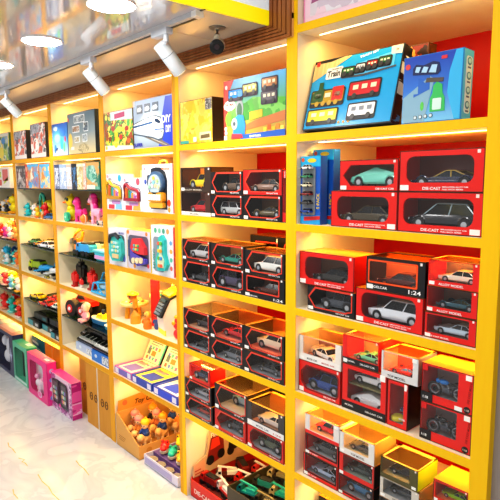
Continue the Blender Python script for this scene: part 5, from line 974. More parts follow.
t = thing('small_toy_box', 'tall turquoise box at the right end of the middle glass shelf', 'toy box', (-2.49, .14, G2)); P('carton', MB().box(-.03, .03, 0, .05, 0, .2), mat('#8ad8d8', .4), t); P('front_print', MB().box(-.026, .026, -.001, 0, .004, .196), BL('teal_print', ['#a8e4e0', '#58b8c0', '#d8f0ee']), t)
# robots on the wooden shelf V3
def robot(x, y, z, c, c2, lb, s=1, rz=0):
    t = thing('toy_robot', lb, 'toy robot', (x, y, z), rz, None, s)
    P('body', MB().box(-.03, .03, -.018, .018, .06, .11).box(-.022, .022, -.014, .014, .045, .06), mat(c, .35), t); P('head', MB().box(-.016, .016, -.015, .015, .115, .142).cyl((-.012, 0, .142), (-.018, 0, .16), .003).cyl((.012, 0, .142), (.018, 0, .16), .003), mat(c, .35), t); P('visor', MB().box(-.012, .012, -.0165, -.014, .126, .134), mat(c2, .2), t)
    for s_ in (-1, 1): P('arm', MB().box(s_*.044-.012, s_*.044+.012, -.014, .014, .05, .112).ell((s_*.044, 0, .11), (.018, .018, .018)), mat(c, .35), t); P('leg', MB().box(s_*.017-.012, s_*.017+.012, -.015, .015, .01, .048).box(s_*.018-.015, s_*.018+.015, -.028, .016, 0, .014), mat(c2, .35), t)
robot(-3.06, .13, V3+.001, '#1c1c22', '#33343c', 'black toy robot with horns on the fifth level, fourth bay', 1.15)
robot(-3.0, .05, V3, '#e0221c', '#c01c18', 'small red toy robot in front of the black toy robot', .75)
robot(-2.92, .06, V3, '#e8342c', '#f0e8e4', 'smallest red and white toy robot between two red ones', .45)
robot(-2.78, .08, V3, '#e8281c', '#b01c16', 'larger red toy robot next to the blue wire toy', .98)
t = thing('toy_vehicle_frame', 'sky blue tubular toy frame at the shelf end, fourth bay', 'toy', (-2.575, .09, V3))
P('frame', MB().tube([(-.12, -.06, .012), (.09, -.06, .012), (.09, .07, .012), (-.12, .07, .012)], .007, 8, True).tube([(-.11, -.05, .07), (.09, -.06, .1), (.09, .06, .1), (-.11, .06, .08)], .006, 8, True).tube([(-.12, -.06, .012), (-.11, -.05, .07)], .006).tube([(.09, -.06, .012), (.09, -.06, .1)], .006).tube([(-.03, -.06, .012), (-.02, -.055, .085)], .005).tube([(.04, -.06, .012), (-.06, -.055, .08)], .005).tube([(-.1, .0, .08), (-.06, 0, .14), (.05, 0, .15), (.09, 0, .1)], .006), mat('#3cb4ec', .35), t); P('seat', MB().box(-.05, .04, -.03, .04, .04, .06), mat('#bfe4f6', .35), t)
t, w, h = flatbox('small_toy_box', 'red and grey box at the back of the fifth level, fourth bay', -2.80, -2.50, V3, .15, .3, .12, '#b8b4b0', mat('#c8201c', .35)); poly(t, 'dark_window', rrect(-.1, .06, .04, .11, .01), -.0014, mat('#4a4440', .3))
# bottom glass shelf
t = thing('toy_tyre_truck', 'toy monster truck with huge black wheels and red body, fourth bay', 'toy vehicle', (-3.005, .125, G3), .2)
for x in (-.07, .06):
    for s_ in (-1, 1):
        P('wheel', MB().tube([(x, s_*.03, .062), (x, s_*.035, .062), (x, s_*.085, .062), (x, s_*.09, .062)], [.05, .062, .062, .05], 20), mat('#2a2322', .7), t); P('rim', MB().cyl((x, s_*.085, .062), (x, s_*.093, .062), .030, seg=16), mat('#e03028', .4), t); P('hub', MB().cyl((x, s_*.09, .062), (x, s_*.097, .062), .014, seg=12), mat('#f0f0f0', .4), t)
P('body', MB().prism([(-.11, .085), (.11, .085), (.11, .12), (.06, .13), (.03, .16), (-.04, .16), (-.07, .125), (-.11, .12)], -.035, .035), mat('#e42a20', .35), t); P('windows', MB().prism([(-.055, .13), (.045, .13), (.027, .155), (-.036, .155)], -.037, .037), mat('#2c2420', .2), t)
t = thing('toy_doll', 'pink seated toy baby doll on the lower glass shelf', 'toy doll', (-2.845, .05, G3)); P('body', MB().ell((0, 0, .04), (.03, .026, .038)), mat('#f4a8b4', .4), t); P('head', MB().ell((0, -.004, .1), (.03, .03, .032)), mat('#f6b8a8', .4), t)
for s_ in (-1, 1): P('arm', MB().tube([(s_*.024, 0, .06), (s_*.045, -.012, .035)], [.011, .009], 8), mat('#f6b0b0', .4), t); P('leg', MB().tube([(s_*.014, -.01, .015), (s_*.026, -.05, .012)], [.014, .012], 8), mat('#f6b0b0', .4), t); P('eye', MB().ell((s_*.011, -.032, .104), .004, 6, 5), mat('#2a1a18', .3), t)
P('hair', MB().ell((0, .006, .112), (.031, .028, .026)), mat('#f4c0b8', .5), t)
def boat(x, y, z, hull, top, lb, s=1, rz=0):
    t = thing('toy_boat', lb, 'toy boat', (x, y, z), rz, None, s)
    P('hull', MB().loft([[(xx, -w_, .03), (xx, -w_*.6, 0), (xx, w_*.6, 0), (xx, w_, .03)] for xx, w_ in ((-.09, .012), (-.06, .03), (0, .036), (.06, .034), (.085, .026))]), mat(hull, .35), t)
    P('deck', MB().loft([[(xx, -w_, .03), (xx, -w_, .036), (xx, w_, .036), (xx, w_, .03)] for xx, w_ in ((-.088, .012), (-.06, .028), (0, .034), (.06, .032), (.083, .024))]), mat('#f4ecd8', .35), t)
    P('cabin', MB().prism([(-.03, .036), (.05, .036), (.04, .062), (-.01, .062)], -.02, .02), mat(top, .35), t); P('funnel', MB().cyl((.02, 0, .06), (.024, 0, .088), .010, seg=12), mat('#2a3a5a', .35), t)
boat(-2.71, .10, G3, '#3a90d0', '#f4d81c', 'toy boat with yellow cabin on the lower glass shelf', 1.2, .1)
boat(-2.508, .075, G3, '#30b8e0', '#f0e8c8', 'turquoise toy boat at the right end of the lower glass shelf', .85, .1)
# toy pianos
def piano(x, y, z, w, lb, rz=0, box=None, d=.2, bh=.05):
    t = thing('toy_keyboard', lb, 'toy piano', (x, y, z), rz, 'black toy pianos on the lowest shelf, fourth bay', rx=.30)
    P('case', MB().prism([(0, 0), (d, 0), (d, .06), (d*.5, .055), (d*.44, .028), (0, .022)], -w/2, w/2, 'x'), mat('#131215', .22), t)
    P('white_keys', MB().box(-w/2+.02, w/2-.03, .012, d*.38, .02, .031), mat('#f2f0ea', .3), t)
    mb = MB(); n = 14
    for k in range(n):
        if k % 7 in (2, 6): continue
        xx = -w/2+.02+(w-.05)*(k+1)/n; mb.box(xx-.005, xx+.005, .034, d*.38, .031, .038)
    P('black_keys', mb, mat('#0c0c0e', .3), t)
    mb = MB()
    for k in range(n-1): xx = -w/2+.02+(w-.05)*(k+1)/n; mb.box(xx-.0008, xx+.0008, .0115, d*.38, .0311, .0316)
    P('key_gaps', mb, mat('#5a5a5a', .4), t); P('control_panel', MB().prism([(d*.52, .0565), (d*.95, .0605), (d*.95, .062), (d*.52, .058)], -w*.42, w*.42, 'x'), mat('#2a2a30', .3), t); P('controls', MB().box(-w*.15, w*.12, d*.6, d*.8, .058, .0625), mat('#b8bcc4', .3), t)
def pbox(x, y, z, w, d, h, c, lb, side='#e8eef8'):
    t = thing('toy_keyboard_box', lb, 'toy box', (x, y, z), 0, None); P('carton', MB().box(-w/2, w/2, 0, d, 0, h), mat(c, .35), t); P('front_print', MB().box(w*.1, w/2-.012, -.001, 0, .008, h-.01), BL('bars_'+c[1:], [side, '#3a4a6a', side], 60), t); P('front_badge', MB().prism(circ(-w*.25, h*.55, .018, .012), -.001, 0), mat('#d8e8f4', .4), t)
pbox(-2.86, .035, Z6, .29, .26, .055, '#b8c8e8', 'pale blue box under the middle toy piano'); piano(-2.86, .05, Z6+.0555, .30, 'middle black toy piano lying on the pale blue box', .0)
pbox(-3.065, .12, Z6, .11, .2, .055, '#c8d4ec', 'pale box under the left toy piano'); piano(-3.07, .13, Z6+.0555, .115, 'left short black toy piano on its pale box', .0)
pbox(-2.573, .012, Z6, .255, .27, .072, '#1c7ad8', 'bright blue box under the right toy piano'); piano(-2.573, .02, Z6+.0725, .262, 'right black toy piano lying on the bright blue box', 0., d=.2)
# tall kraft cartons and strap
for x0, x1, y, h, lb in ((-2.612, -2.430, .004, .442, 'tall kraft carton nearest the corner, right of the pair with round handle holes'), (-2.790, -2.614, .004, .442, 'tall kraft carton left of the strap, with round handle holes'), (-2.995, -2.82, .05, .43, 'tall kraft carton further left, partly behind the pink doll box')):
    t = thing('cardboard_carton', lb, 'carton', ((x0+x1)/2, y, 0), 0, 'tall kraft cartons under the shelf'); w = x1-x0
    P('carton', MB().box(-w/2, w/2, 0, .3, 0, h), KRAFT, t); P('top_flap', MB().box(-w/2, w/2, -.001, .3, h, h+.004), mat('#f2c61c', .5), t)  # kraft top painted yellow for the light falling on it
    for xx in (-.048, .012) if w > .18 else (-.03, .038): 
        P('handle_mark', MB().tube([(xx+.020+.018*math.cos(2*PI*i/18), -.001, .215+.026*math.sin(2*PI*i/18)) for i in range(18)], .0032, 5, True), mat('#5a3818', .6), t)
        P('handle_dot', MB().prism([(xx+.010, .213), (xx+.03, .213), (xx+.03, .219), (xx+.010, .219)], -.001, 0), mat('#5a3818', .6), t)
    P('tape', MB().box(w/2-.006 if x0 < -2.7 else -w/2, w/2 if x0 < -2.7 else -w/2+.006, -.0012, 0, 0, h), mat('#dcd4c0', .4), t)
# pink and green boxes on the floor in front of the left bays
def dollbox(name, lb, x0, x1, y, h, d, c, topc, winc, sidec, wfrac=(.08, .85, .12, .88), rz=0):
    w = x1-x0; t = thing(name, lb, 'toy box', ((x0+x1)/2, y, 0), rz)
    a, b_ = -w/2, w/2; hole = rrect(a+w*wfrac[0], a+w*wfrac[1], h*wfrac[2], h*wfrac[3], .03)
    mb = MB(); v, f = holed([(a, 0), (b_, 0), (b_, h), (a, h)], hole, 0); mb.add(v, f); v, f = holed([(a, 0), (b_, 0), (b_, h), (a, h)], hole, .003); mb.add(v, f)
    mb.box(a, a+.002, .003, d, 0, h).box(b_-.002, b_, .003, d, 0, h).box(a+.002, b_-.002, .003, d, 0, .002)
    link('carton', mb.mesh('carton', 0), mat(c, .35), t); P('top_panel', MB().box(a, b_, 0, d, h, h+.001), mat(topc, .35), t); P('backing_card', MB().box(a+.002, b_-.002, d-.01, d-.001, .002, h), mat(winc, .4), t)
    P('side_print', MB().box(b_, b_+.001, .002, d-.002, .002, h-.002), sidec, t); P('window_film', MB().add([(p[0], .001, p[1]) for p in hole], [tuple(range(len(hole)))]), FILM, t)
    return t, w
t, w = dollbox('makeup_set_box', 'pink box with black toy phone pictures, nearest the kraft cartons', -3.228, -2.868, -.075, .275, .075, '#e8c8e0', '#f03a9c', '#e0a8d4', art('magenta_print', ['#c8288c', '#e85ab0', '#b82080', '#f4b8dc'], 30))
poly(t, 'swirl_print', [(-w/2+.002, .002), (w/2-.002, .002), (w/2-.002, .034), (-w/2+.002, .05)], -.0005, art('magenta_swirl', ['#a83a90', '#e8b8dc', '#c060a8', '#f0e0ec', '#5a2a5a'], 60)); poly(t, 'swirl_print', [(-w/2+.002, .2), (-.1, .24), (-.1, .27), (-w/2+.002, .27)], -.0005, art('magenta_swirl', [], 60))
poly(t, 'swirl_print', [(w*.36, .03), (w/2-.002, .03), (w/2-.002, .27), (w*.40, .27)], -.0005, art('magenta_swirl', [], 60))
for x in (-.105, .045):
    poly(t, 'phone_case', rrect(x-.055, x+.055, .05, .235, .018), -.0012, mat('#1c1820', .3)); poly(t, 'phone_screen', rrect(x-.042, x+.042, .07, .215, .006), -.002, mat('#5a4c5c', .3))
    for k in range(9): poly(t, 'app_icon', rrect(x-.034+.024*(k % 3), x-.016+.024*(k % 3), .085+.036*(k//3), .108+.036*(k//3), .003), -.0028, mat(['#e85a8a', '#70c8a8', '#f0c860', '#9078c8', '#e8e0e8'][(k*2+k//3) % 5], .3))
poly(t, 'pink_heart', circ(-.03, .05, .02, .014), -.002, mat('#f04aa0', .3))
t, w = dollbox('doll_box', 'hot pink doll window box with white lace print on the floor', -3.640, -3.235, -.105, .335, .075, '#f0288c', '#f42a92', '#fbe6f0', mat('#f03a96', .35), wfrac=(.12, .80, .14, .86))
for x, z, r in ((-.08, .1, .03), (.0, .12, .035), (.06, .09, .03), (-.03, .07, .03), (.04, .16, .02), (-.1, .15, .02), (.08, .14, .022)): P('toy_dress', MB().ell((x, .035, z), (r, .02, r)), mat(['#f6d8e8', '#f4a8cc', '#f8e8f0'][int(abs(x)*100) % 3], .4), t)
P('toy_mirror', MB().prism(rrect(-.07, .02, .19, .27, .01), .04, .05), mat('#e8e4ee', .3), t); P('oval_emblem', MB().prism(circ(.04, .05, .045, .028), -.0016, 0), mat('#f8c8e0', .3), t); P('oval_emblem_face', MB().prism(circ(.04, .05, .034, .019), -.0024, -.0016), mat('#f06ab0', .3), t)
P('white_flap', MB().box(w/2-.12, w/2-.05, .025, .05, .336, .3375), mat('#f4e8f0', .4), t)
for k, z in enumerate((.06, .13, .2, .27)): P('side_badge', MB().prism(circ(.036, z, .018), w/2+.001, w/2+.002, 'x'), mat(['#7a98d8', '#f4f0f4', '#88a8e0', '#c8b8e8'][k], .4), t)
t, w = dollbox('doll_box', 'mint green window box standing left of the hot pink one', -4.03, -3.70, -.09, .335, .085, '#5ac8a0', '#48b890', '#3c3c40', mat('#3aa888', .35), wfrac=(.1, .85, .1, .88)); P('toy_furniture', MB().box(-.02, .05, .05, .1, .04, .1).box(-.06, -.02, .06, .1, .12, .2).cyl((.04, .06, .1), (.04, .06, .16), .01), mat('#d8dcdc', .4), t); P('printed_footer', MB().box(-w/2+.02, w/2-.03, -.0008, 0, .01, .03), mat('#c8e8dc', .4), t); P('top_lettering_patch', MB().box(.02, .1, .04, .08, .336, .3375), mat('#d8f0e8', .4), t)
t, w = dollbox('toy_set_box', 'navy blue and grey boxed set at the left edge on the floor', -4.50, -4.03, -.09, .375, .2, '#262c56', '#c88a7c', '#c8ccd8', mat('#2a2e60', .35), wfrac=(.06, .8, .08, .92)); P('white_figure', MB().ell((-.05, .05, .12), (.08, .03, .06)).ell((.0, .05, .22), (.05, .03, .08)).ell((-.12, .05, .25), (.04, .03, .05)), mat('#e4e8f4', .4), t); poly(t, 'star_print', [(w/2-.06, .12), (w/2-.05, .16), (w/2-.03, .2), (w/2-.045, .2), (w/2-.06, .26), (w/2-.07, .2), (w/2-.09, .19), (w/2-.07, .17)], -.0008, mat('#c8d0f0', .4)); P('top_print', MB().box(-w/2+.03, w/2-.1, .03, .16, .376, .3775), mat('#e0b8ac', .4), t)
t, w, h = flatbox('toy_set_box', 'grey boxed set behind the navy box at the left edge', -4.77, -4.57, 0, .36, -.05, .2, '#8a90a0', BL('grey_blue_print', ['#b8c0d0', '#7a8298', '#e0e4ec'], 26))
flatbox('toy_set_box', 'grey-green boxed set at the far left on the floor', -5.4, -5.0, 0, .34, -.03, .2, '#4aa07c', BL('green_grey_print', ['#6ab898', '#c0d8cc', '#4a8a70'], 26))
t = thing('cardboard_carton', 'orange kraft carton under the fifth bay behind the hot pink box', 'carton', (-3.50, .04, 0)); P('carton', MB().box(-.135, .17, 0, .30, 0, .385), wood('orange_card', '#d07c22', '#d88628', .6, 50), t); P('top_flap', MB().box(-.135, .17, 0, .30, .385, .389), mat('#f6b41c', .5), t); P('tape', MB().box(.0, .03, -.0008, 0, 0, .385), mat('#d8882c', .4), t)
t, w, h = flatbox('toy_set_box', 'teal picture box beside the orange kraft carton, under the fifth bay', -3.95, -3.66, 0, .375, .05, .2, '#1c6a78', mat('#1f7484', .3)); poly(t, 'printed_band', [(-w/2+.01, .27), (w/2-.02, .24), (w/2-.02, .27), (-w/2+.01, .30)], -.001, mat('#a8d8dc', .3)); poly(t, 'printed_band', [(-w/2+.01, .32), (0, .31), (0, .33), (-w/2+.01, .34)], -.001, mat('#d8ecec', .3)); P('top_panel', MB().box(-w/2, w/2, 0, .2, h, h+.002), mat('#e8e060', .4), t)

# ================================================================== FIFTH BAY
MAZE = ['#f0ece8', '#e06848', '#8a8488', '#f4e4dc', '#c85a40', '#d8d0cc', '#5a585c']
for x0, x1, h, y, lb in ((-3.97, -3.70, .225, .03, 'smaller grey and red comic-print box, left on the top shelf, fifth bay'), (-3.60, -3.30, .255, .03, 'larger grey and red comic-print box, right on the top shelf, fifth bay')):
    t, w, _ = flatbox('puzzle_box', lb, x0, x1, Z2, h, y, .07, '#3a3838', BL('comic_print', MAZE, 34, False), group='grey and red comic-print boxes'); poly(t, 'grey_corner', [(-w/2+.003, h*.7), (w*.1, h*.74), (w*.1, h-.004), (-w/2+.003, h-.004)], -.0012, BL('comic_grey', ['#8a8890', '#c8c8d0', '#68686e'], 40)); poly(t, 'white_footer', [(-w/2+.003, .003), (w/2-.003, .003), (w/2-.003, .035), (-w/2+.003, .03)], -.0012, mat('#f0e4dc', .4))
    if h > .24: poly(t, 'oval_picture', circ(-.04, .09, .06, .06), -.0014, mat('#f0e0d4', .4)); poly(t, 'oval_picture_centre', circ(-.04, .09, .045, .046), -.0022, BL('comic_print', MAZE, 34, False))
t = thing('toy_ball', 'black and white striped ball between the two comic-print boxes', 'toy', (-3.65, .1, Z2+.0)); P('stand', MB().lathe([(.03, 0), (.03, .05), (.02, .06)]), mat('#e8b048', .4), t); P('ball', MB().ell((0, 0, .12), (.045, .045, .055)), mat('#18161a', .3), t); P('ball_eye', MB().ell((-.01, -.036, .12), (.016, .012, .02)), mat('#e8e4e0', .3), t); P('foot', MB().ell((0, -.01, .0105), (.04, .02, .01)), mat('#e8c828', .4), t)
for x0, x1, c, pc, lb, h in ((-3.965, -3.76, '#6a6060', ['#d8d0cc', '#5a5050', '#e8dcd4', '#7a3a2c', '#3a3434'], 'grey patterned', .18), (-3.755, -3.715, '#e84a20', ['#e85a28', '#f4c8a0', '#d83818'], 'thin red-orange', .19), (-3.71, -3.47, '#f0a040', ['#f4e8d4', '#f0a030', '#3a78c8', '#f0d060', '#c85a30', '#50b0e0'], 'orange and blue cartoon', .19), (-3.455, -3.255, '#f0902c', ['#f4902c', '#f8d8a0', '#f0b040', '#58b8e8'], 'orange animal', .185)):
    smallbox(x0, x1, h, c, pc, f'{lb} box on the upper glass shelf, fifth bay', sc=30)
def blob(x, y, z, c, c2, lb, s=1, kind='toy_figure', acc=None, rz=0):
    """little animal toy: body, head, ears, feet"""
    t = thing(kind, lb, 'toy figure', (x, y, z), rz, None, s)
    P('body', MB().ell((0, 0, .036), (.032, .028, .034)), mat(c, .35), t); P('head', MB().ell((-.004, -.008, .085), (.028, .027, .026)), mat(c, .35), t)
    P('muzzle', MB().ell((-.010, -.034, .079), (.013, .010, .009)), mat(c2, .35), t)
    for s_ in (-1, 1): P('ear', MB().ell((s_*.018-.004, 0, .112), (.008, .006, .012), 8, 6), mat(acc or c2, .35), t); P('arm', MB().tube([(s_*.026, -.005, .05), (s_*.044, -.016, .036)], [.010, .008], 8), mat(c, .35), t); P('foot', MB().ell((s_*.018, -.02, .009), (.013, .02, .009), 8, 6), mat(acc or c2, .35), t); P('eye', MB().ell((s_*.010-.006, -.032, .092), .004, 6, 5), mat('#18120e', .3), t)
    return t
FB = 'fifth bay'
blob(-3.912, .07, V2, '#28c8cc', '#1ca8b0', 'cyan toy animal at the left of the third level, fifth bay', .9)
blob(-3.90, .2, V2+.0, '#f0d81c', '#2a2420', 'yellow and black toy bee behind the cyan toy animal', 1.3)
t = thing('toy_hoop', 'tall aqua toy hoop standing among the small animals, fifth bay', 'toy', (-3.76, .13, V2)); P('hoop', MB().tube([(-.045, 0, .0), (-.045, 0, .13), (-.03, 0, .17), (0, 0, .185), (.03, 0, .17), (.045, 0, .13), (.045, 0, 0)], .012, 10), mat('#5ce0c4', .35), t); P('foot', MB().box(-.06, .06, -.03, .03, 0, .008), mat('#e8f4ee', .4), t)
blob(-3.73, .06, V2, '#f2ece4', '#e8c8a0', 'white toy animal in front of the aqua hoop', .9)
t = thing('toy_helmet', 'large yellow toy ball head behind the red toy, third level, fifth bay', 'toy', (-3.62, .14, V2)); P('head', MB().ell((0, 0, .095), (.06, .055, .045)), mat('#f8e018', .35), t); P('stand', MB().lathe([(.03, 0), (.024, .055)]), mat('#d8a820', .4), t)
blob(-3.63, .045, V2, '#f4d020', '#f08020', 'small yellow toy chick near the front, third level, fifth bay', .75)
blob(-3.53, .07, V2, '#e4282c', '#c01c20', 'red toy animal on the third level, fifth bay', 1.0)
blob(-3.46, .15, V2, '#6a4a38', '#f0a040', 'brown toy animal behind the blue toy car, fifth bay', 1.1, acc='#f4b040')
car('hatch', '#3a78b8', .13, -3.40, .05, V2, 'blue toy car at the right of the third level, fifth bay', rz=.2)
minifig(-3.482, .022, V2, '#f09030', '#f0d0a0', 'orange minifigure at the front, third level, fifth bay', .65); minifig(-3.31, .12, V2, '#b8b8c0', '#f0a030', 'grey toy figure with orange hat at the right post, fifth bay', 1.4)
MG = 'toy vehicles on the middle glass shelf, fifth bay'
for st, c, L, x, y, lb in (('sedan', '#58a878', .16, -3.88, .10, 'green toy car at the left of the middle glass shelf, fifth bay'), ('sports', '#e8c030', .18, -3.80, .2, 'yellow toy sports car behind the green one, fifth bay'), ('sports', '#f0a020', .17, -3.67, .07, 'orange-yellow toy racing car in the middle, fifth bay'), ('jeep', '#7a5058', .14, -3.67, .26, 'maroon toy jeep at the back of the middle glass shelf, fifth bay'), ('sedan', '#f0f0f4', .20, -3.50, .055, 'white toy car with blue stripe at the front, fifth bay'), ('sports', '#e0201c', .20, -3.42, .17, 'red toy sports car at the right, middle glass shelf, fifth bay'), ('sports', '#d8d4d0', .15, -3.34, .06, 'silver toy racing car at the shelf end, fifth bay')):
    car(st, c, L, x, y, G2, lb, rz=.15, group=MG)
truck(-3.86, .1, V3, '#c8dc1c', '#9ab81c', 'lime green toy truck on the fifth level, fifth bay', .15, 1.6); truck(-3.74, .33, V3, '#a8d020', '#d8e040', 'yellow-green toy truck behind the lime one, fifth bay', .1, 1.7)
def plane(x, y, z, c, lb, s=1, rz=0):
    t = thing('toy_plane', lb, 'toy plane', (x, y, z), rz, None, s); P('fuselage', MB().tube([(-.085, 0, .04), (-.07, 0, .042), (0, 0, .045), (.07, 0, .048), (.09, 0, .052)], [.006, .018, .024, .014, .006], 12), mat(c, .35), t); P('wing', MB().prism([(-.02, -.11), (.02, -.11), (.035, 0), (.02, .11), (-.02, .11), (-.035, 0)], .038, .044, 'z'), mat(c, .35), t); P('tail_fin', MB().prism([(.055, .05), (.09, .055), (.098, .1), (.078, .1)], -.003, .003), mat(c, .35), t); P('canopy', MB().ell((-.03, 0, .062), (.024, .012, .012)), mat('#1c2c40', .15), t)
    for x_ in (-.05, .03): P('landing_wheel', MB().cyl((x_, -.012, .010), (x_, .012, .010), .010, seg=10).cyl((x_, 0, .01), (x_, 0, .03), .003), mat('#1c1c1e', .5), t)
plane(-3.64, .1, V3, '#3aa8e4', 'sky blue toy plane on the fifth level, fifth bay', 1.15, .4); plane(-3.46, .11, V3, '#eceef0', 'white toy plane at the right of the fifth level, fifth bay', 1.1, .3)
car('jeep', '#d8cc40', .06, -3.47, .025, V3, 'tiny yellow toy car in front of the white toy plane'); car('sedan', '#4a4038', .12, -3.31, .06, V3, 'dark brown toy car at the right post, fifth level, fifth bay', rz=.3)
for st, c, L, x, y, lb in (('sports', '#f0d41c', .19, -3.86, .09, 'yellow toy sports car on the lower glass shelf, fifth bay'), ('sedan', '#c8a020', .17, -3.72, .26, 'gold toy car at the back of the lower glass shelf, fifth bay'), ('sports', '#e02018', .22, -3.64, .16, 'left red toy racing car, lower glass shelf, fifth bay'), ('suv', '#e8281c', .22, -3.43, .2, 'red toy SUV at the back right, lower glass shelf, fifth bay'), ('sports', '#d81c18', .20, -3.53, .04, 'front red toy racing car, lower glass shelf, fifth bay'), ('hatch', '#f0f4ee', .13, -3.37, .055, 'white toy car with green windows, lower glass shelf, fifth bay')):
    car(st, c, L, x, y, G3, lb, rz=.12, glass='#2a5a48' if 'green win' in lb else '#15181d', group='toy cars on the lower glass shelf, fifth bay')
t = thing('price_card', 'left white price card on the grey wall side above the black boxes, fifth bay', 'card', (-3.90, .18, Z6+.10)); P('card', MB().box(-.025, .025, 0, .002, 0, .03), mat('#f4f4f4', .4), t); P('card_foot', MB().box(-.01, .01, .002, .01, 0, .004), mat('#f4f4f4', .4), t)
for k, (x, y, w, z, d) in enumerate(((-3.84, .03, .26, 0, .24), (-3.57, .05, .26, 0, .24), (-3.335, .012, .18, 0, .22), (-3.75, .06, .3, .062, .2), (-3.44, .07, .3, .062, .2))):
    lbp = ['left lower', 'middle lower', 'right lower', 'left upper', 'right upper'][k]
    t = thing('toy_gun_box', f'{lbp} flat black and teal toy box on the lowest shelf, fifth bay', 'toy box', (x, y, Z6+z), 0, 'flat black toy boxes on the lowest shelf, fifth bay'); w *= .97
    P('carton', MB().box(-w/2, w/2, 0, d, 0, .05), mat('#17181a' if k != 1 else '#222826', .3), t); P('front_print', MB().box(-w/2+.004, -w*.05, -.001, 0, .004, .046), mat('#3a9aa8' if k < 3 else '#1c2c30', .35), t)
    P('toy_blaster', MB().prism([(-w*.42, .05), (-w*.3, .06), (w*.1, .06), (w*.2, .052), (w*.4, .052), (w*.4, .05)], .03, d-.06), mat('#0d0d0f', .25), t); P('label_patch', MB().box(w*.15, w*.4, -.001, 0, .012, .034), mat('#c8ccd0' if k != 3 else '#33808a', .4), t)
# ================================================================== SIXTH AND SEVENTH BAYS
t, w, h = flatbox('puzzle_box', 'green and yellow creature picture box on the top shelf, sixth bay', -4.43, -4.10, Z2, .235, .03, .06, '#3a6a4a', BL('creature_print', ['#f0e8d8', '#f4d820', '#6ab048', '#f8e040', '#4a90c8', '#e8e4d0', '#3a7a40'], 26)); poly(t, 'blue_picture', circ(.02, .17, .05, .03), -.0014, mat('#3a90d0', .3)); poly(t, 'yellow_picture', circ(-.05, .07, .07, .05), -.0014, mat('#f8dc20', .3)); poly(t, 'dark_edge', [(w/2-.03, .004), (w/2-.003, .004), (w/2-.003, .12), (w/2-.03, .1)], -.0014, mat('#2c5a4a', .3)); poly(t, 'white_band', [(-w/2+.003, h-.03), (w/2-.003, h-.03), (w/2-.003, h-.003), (-w/2+.003, h-.003)], -.0014, mat('#f0e8dc', .3))
flatbox('puzzle_box', 'dark picture box at the left of the top shelf, sixth bay', -4.77, -4.45, Z2, .25, .06, .06, '#3a2c28', BL('dark_red_print', ['#5a3a30', '#c8a890', '#2c2422'], 30))
t, w, h = flatbox('small_toy_box', 'white box with red and green blocks picture on the upper glass shelf, sixth bay', -4.46, -4.14, G1, .178, .03, .1, '#f0e8e0', mat('#f4ece0', .35)); poly(t, 'red_square', rrect(-.02, .12, .06, .16, .004), -.0014, mat('#e05a50', .3)); poly(t, 'yellow_green_picture', [(.0, .03), (.12, .07), (.13, .095), (.01, .06)], -.0014, mat('#c8cc38', .3)); poly(t, 'lime_block', rrect(-.12, -.06, .09, .14, .004), -.0014, mat('#b8d828', .3)); poly(t, 'red_block', rrect(-.12, -.05, .02, .07, .004), -.0014, mat('#e8402c', .3))
flatbox('small_toy_box', 'plain cream box at the left of the upper glass shelf, sixth bay', -4.76, -4.5, G1, .17, .05, .1, '#e8dcc8', BL('cream_print', ['#f0e4d0', '#c8b090', '#f8f0e4'], 30))
def crowd(bay, zs, rows):
    for z, lvl, items in rows:
        for k, (x, y, c, c2, nm, s) in enumerate(items): blob(x, y, z, c, c2, f'{nm} on the {lvl}, {bay}', min(s, 1.45))
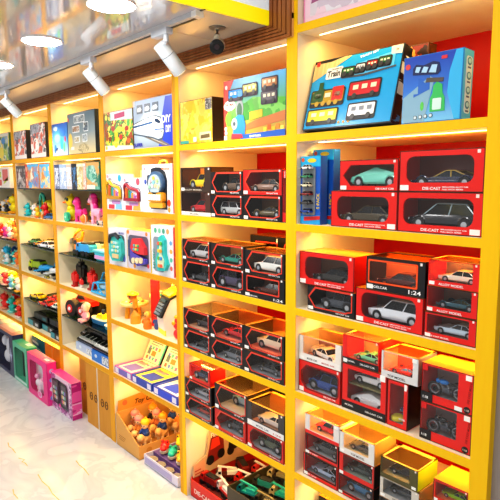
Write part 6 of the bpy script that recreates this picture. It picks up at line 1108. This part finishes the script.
crowd('sixth bay', 0, [
 (V2, 'third level', ((-4.68, .06, '#2c2c30', '#f0c828', 'left black and yellow toy bee', 1.1), (-4.58, .13, '#c8c8cc', '#3a3a3e', 'grey toy mouse', 1.2), (-4.49, .06, '#e8e4e0', '#f0b020', 'white toy chick', 1.), (-4.40, .16, '#2a2a2e', '#f0d020', 'right black toy bee', 1.4), (-4.31, .09, '#f4dc1c', '#f0a020', 'tall yellow toy chick', 1.7), (-4.40, .05, '#3a3a3c', '#e8c020', 'small black toy bee at the front', .8), (-4.225, .235, '#f2d020', '#2c2828', 'yellow toy bee by the post', 1.5))),
 (G2, 'middle glass shelf', ((-4.66, .07, '#f03a30', '#f8c0a0', 'red toy kitten', 1.2), (-4.55, .14, '#f4a050', '#f8e0c0', 'orange toy kitten', 1.5), (-4.49, .06, '#e83ca0', '#f8d0e0', 'magenta toy kitten', 1.), (-4.40, .07, '#f8f0ec', '#f0b0a0', 'white toy kitten', 1.), (-4.39, .26, '#f07848', '#f8d8b0', 'coral toy kitten', 1.6), (-4.29, .17, '#f49a3c', '#f8e0b0', 'amber toy kitten', 1.4), (-4.21, .06, '#f8b050', '#e84830', 'golden toy kitten by the post', 1.1))),
 (V3, 'fifth level', ((-4.66, .19, '#2c58b0', '#e8e8f0', 'dark blue toy animal', 1.2), (-4.56, .09, '#28b8e8', '#f8f8f8', 'bright blue toy animal', 1.4), (-4.465, .05, '#f0f4f4', '#50c8c8', 'white toy animal', .85), (-4.36, .09, '#2cc4c0', '#a8e8e4', 'teal toy animal', 1.1), (-4.30, .24, '#f08a30', '#f8c890', 'orange toy animal', 1.4), (-4.22, .07, '#f07820', '#f8d0a0', 'bright orange toy animal by the post', 1.2))),
 (G3, 'lower glass shelf', ((-4.64, .08, '#f05058', '#f8c8c8', 'coral red toy animal', 1.2), (-4.50, .12, '#f0e020', '#b8c818', 'yellow toy dinosaur', 1.7), (-4.41, .06, '#78c8e4', '#f0f8f8', 'pale blue toy animal', 1.1), (-4.30, .14, '#f4d838', '#f0a030', 'golden toy dinosaur', 1.4), (-4.22, .06, '#f0f0e8', '#f0b030', 'white and yellow toy animal by the post', 1.2))),
 (Z6, 'lowest wooden shelf', ((-4.66, .07, '#e8302c', '#f8a080', 'left red toy dinosaur', 1.4), (-4.56, .14, '#e42820', '#f8c0a0', 'back red toy dinosaur', 1.8), (-4.46, .07, '#24b8ac', '#8ae0d8', 'teal toy dinosaur', 1.3), (-4.38, .17, '#e8382c', '#f0a030', 'scarlet toy dinosaur', 1.7), (-4.30, .09, '#f49420', '#e83020', 'orange toy dinosaur', 1.9), (-4.21, .05, '#e42c20', '#f0e0d0', 'small red toy ladybird by the post', 1.0)))])
# LED reflections on the marble floor, laid down as gold streaks
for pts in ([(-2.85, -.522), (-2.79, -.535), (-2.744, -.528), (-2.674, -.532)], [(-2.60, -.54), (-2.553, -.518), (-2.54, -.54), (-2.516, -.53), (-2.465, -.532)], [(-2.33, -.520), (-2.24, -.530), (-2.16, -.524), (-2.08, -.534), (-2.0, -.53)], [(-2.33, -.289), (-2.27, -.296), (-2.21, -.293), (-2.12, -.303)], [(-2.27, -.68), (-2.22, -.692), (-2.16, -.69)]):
    glint_streak(pts, .0035)
dup = [(k, v) for k, v in LABELS.items() if len(v) > 1]
if dup: print('DUPLICATE LABELS', dup)
for k in LABELS:
    if not 4 <= len(k.split()) <= 16: print('LONG', k)

# ------------------------------------------------------------------ world, camera, colour
w = bpy.data.worlds.new('World'); S.world = w; w.use_nodes = True
bg = w.node_tree.nodes['Background']; bg.inputs[0].default_value = (1, .98, .95, 1); bg.inputs[1].default_value = .62
cam = bpy.data.cameras.new('camera'); cam.sensor_width = 36; cam.lens = 537.609/500*36; cam.clip_start = .02
co = bpy.data.objects.new('camera', cam); COL.objects.link(co)
yaw, pitch, roll = .843221, .128858, -.004682
F = Vector((-math.sin(yaw)*math.cos(pitch), math.cos(yaw)*math.cos(pitch), -math.sin(pitch))); Rr = Vector((math.cos(yaw), math.sin(yaw), 0)); U = Rr.cross(F)
r2 = Rr*math.cos(roll)+U*math.sin(roll); u2 = -Rr*math.sin(roll)+U*math.cos(roll)
co.matrix_world = Matrix(((r2.x, u2.x, -F.x, .6908), (r2.y, u2.y, -F.y, -1.5475), (r2.z, u2.z, -F.z, 1.6939), (0, 0, 0, 1)))
S.camera = co
S.view_settings.view_transform = 'Standard'; S.view_settings.look = 'Medium High Contrast'; S.view_settings.exposure = -0.08
S.cycles.max_bounces = 8; S.cycles.transparent_max_bounces = 12
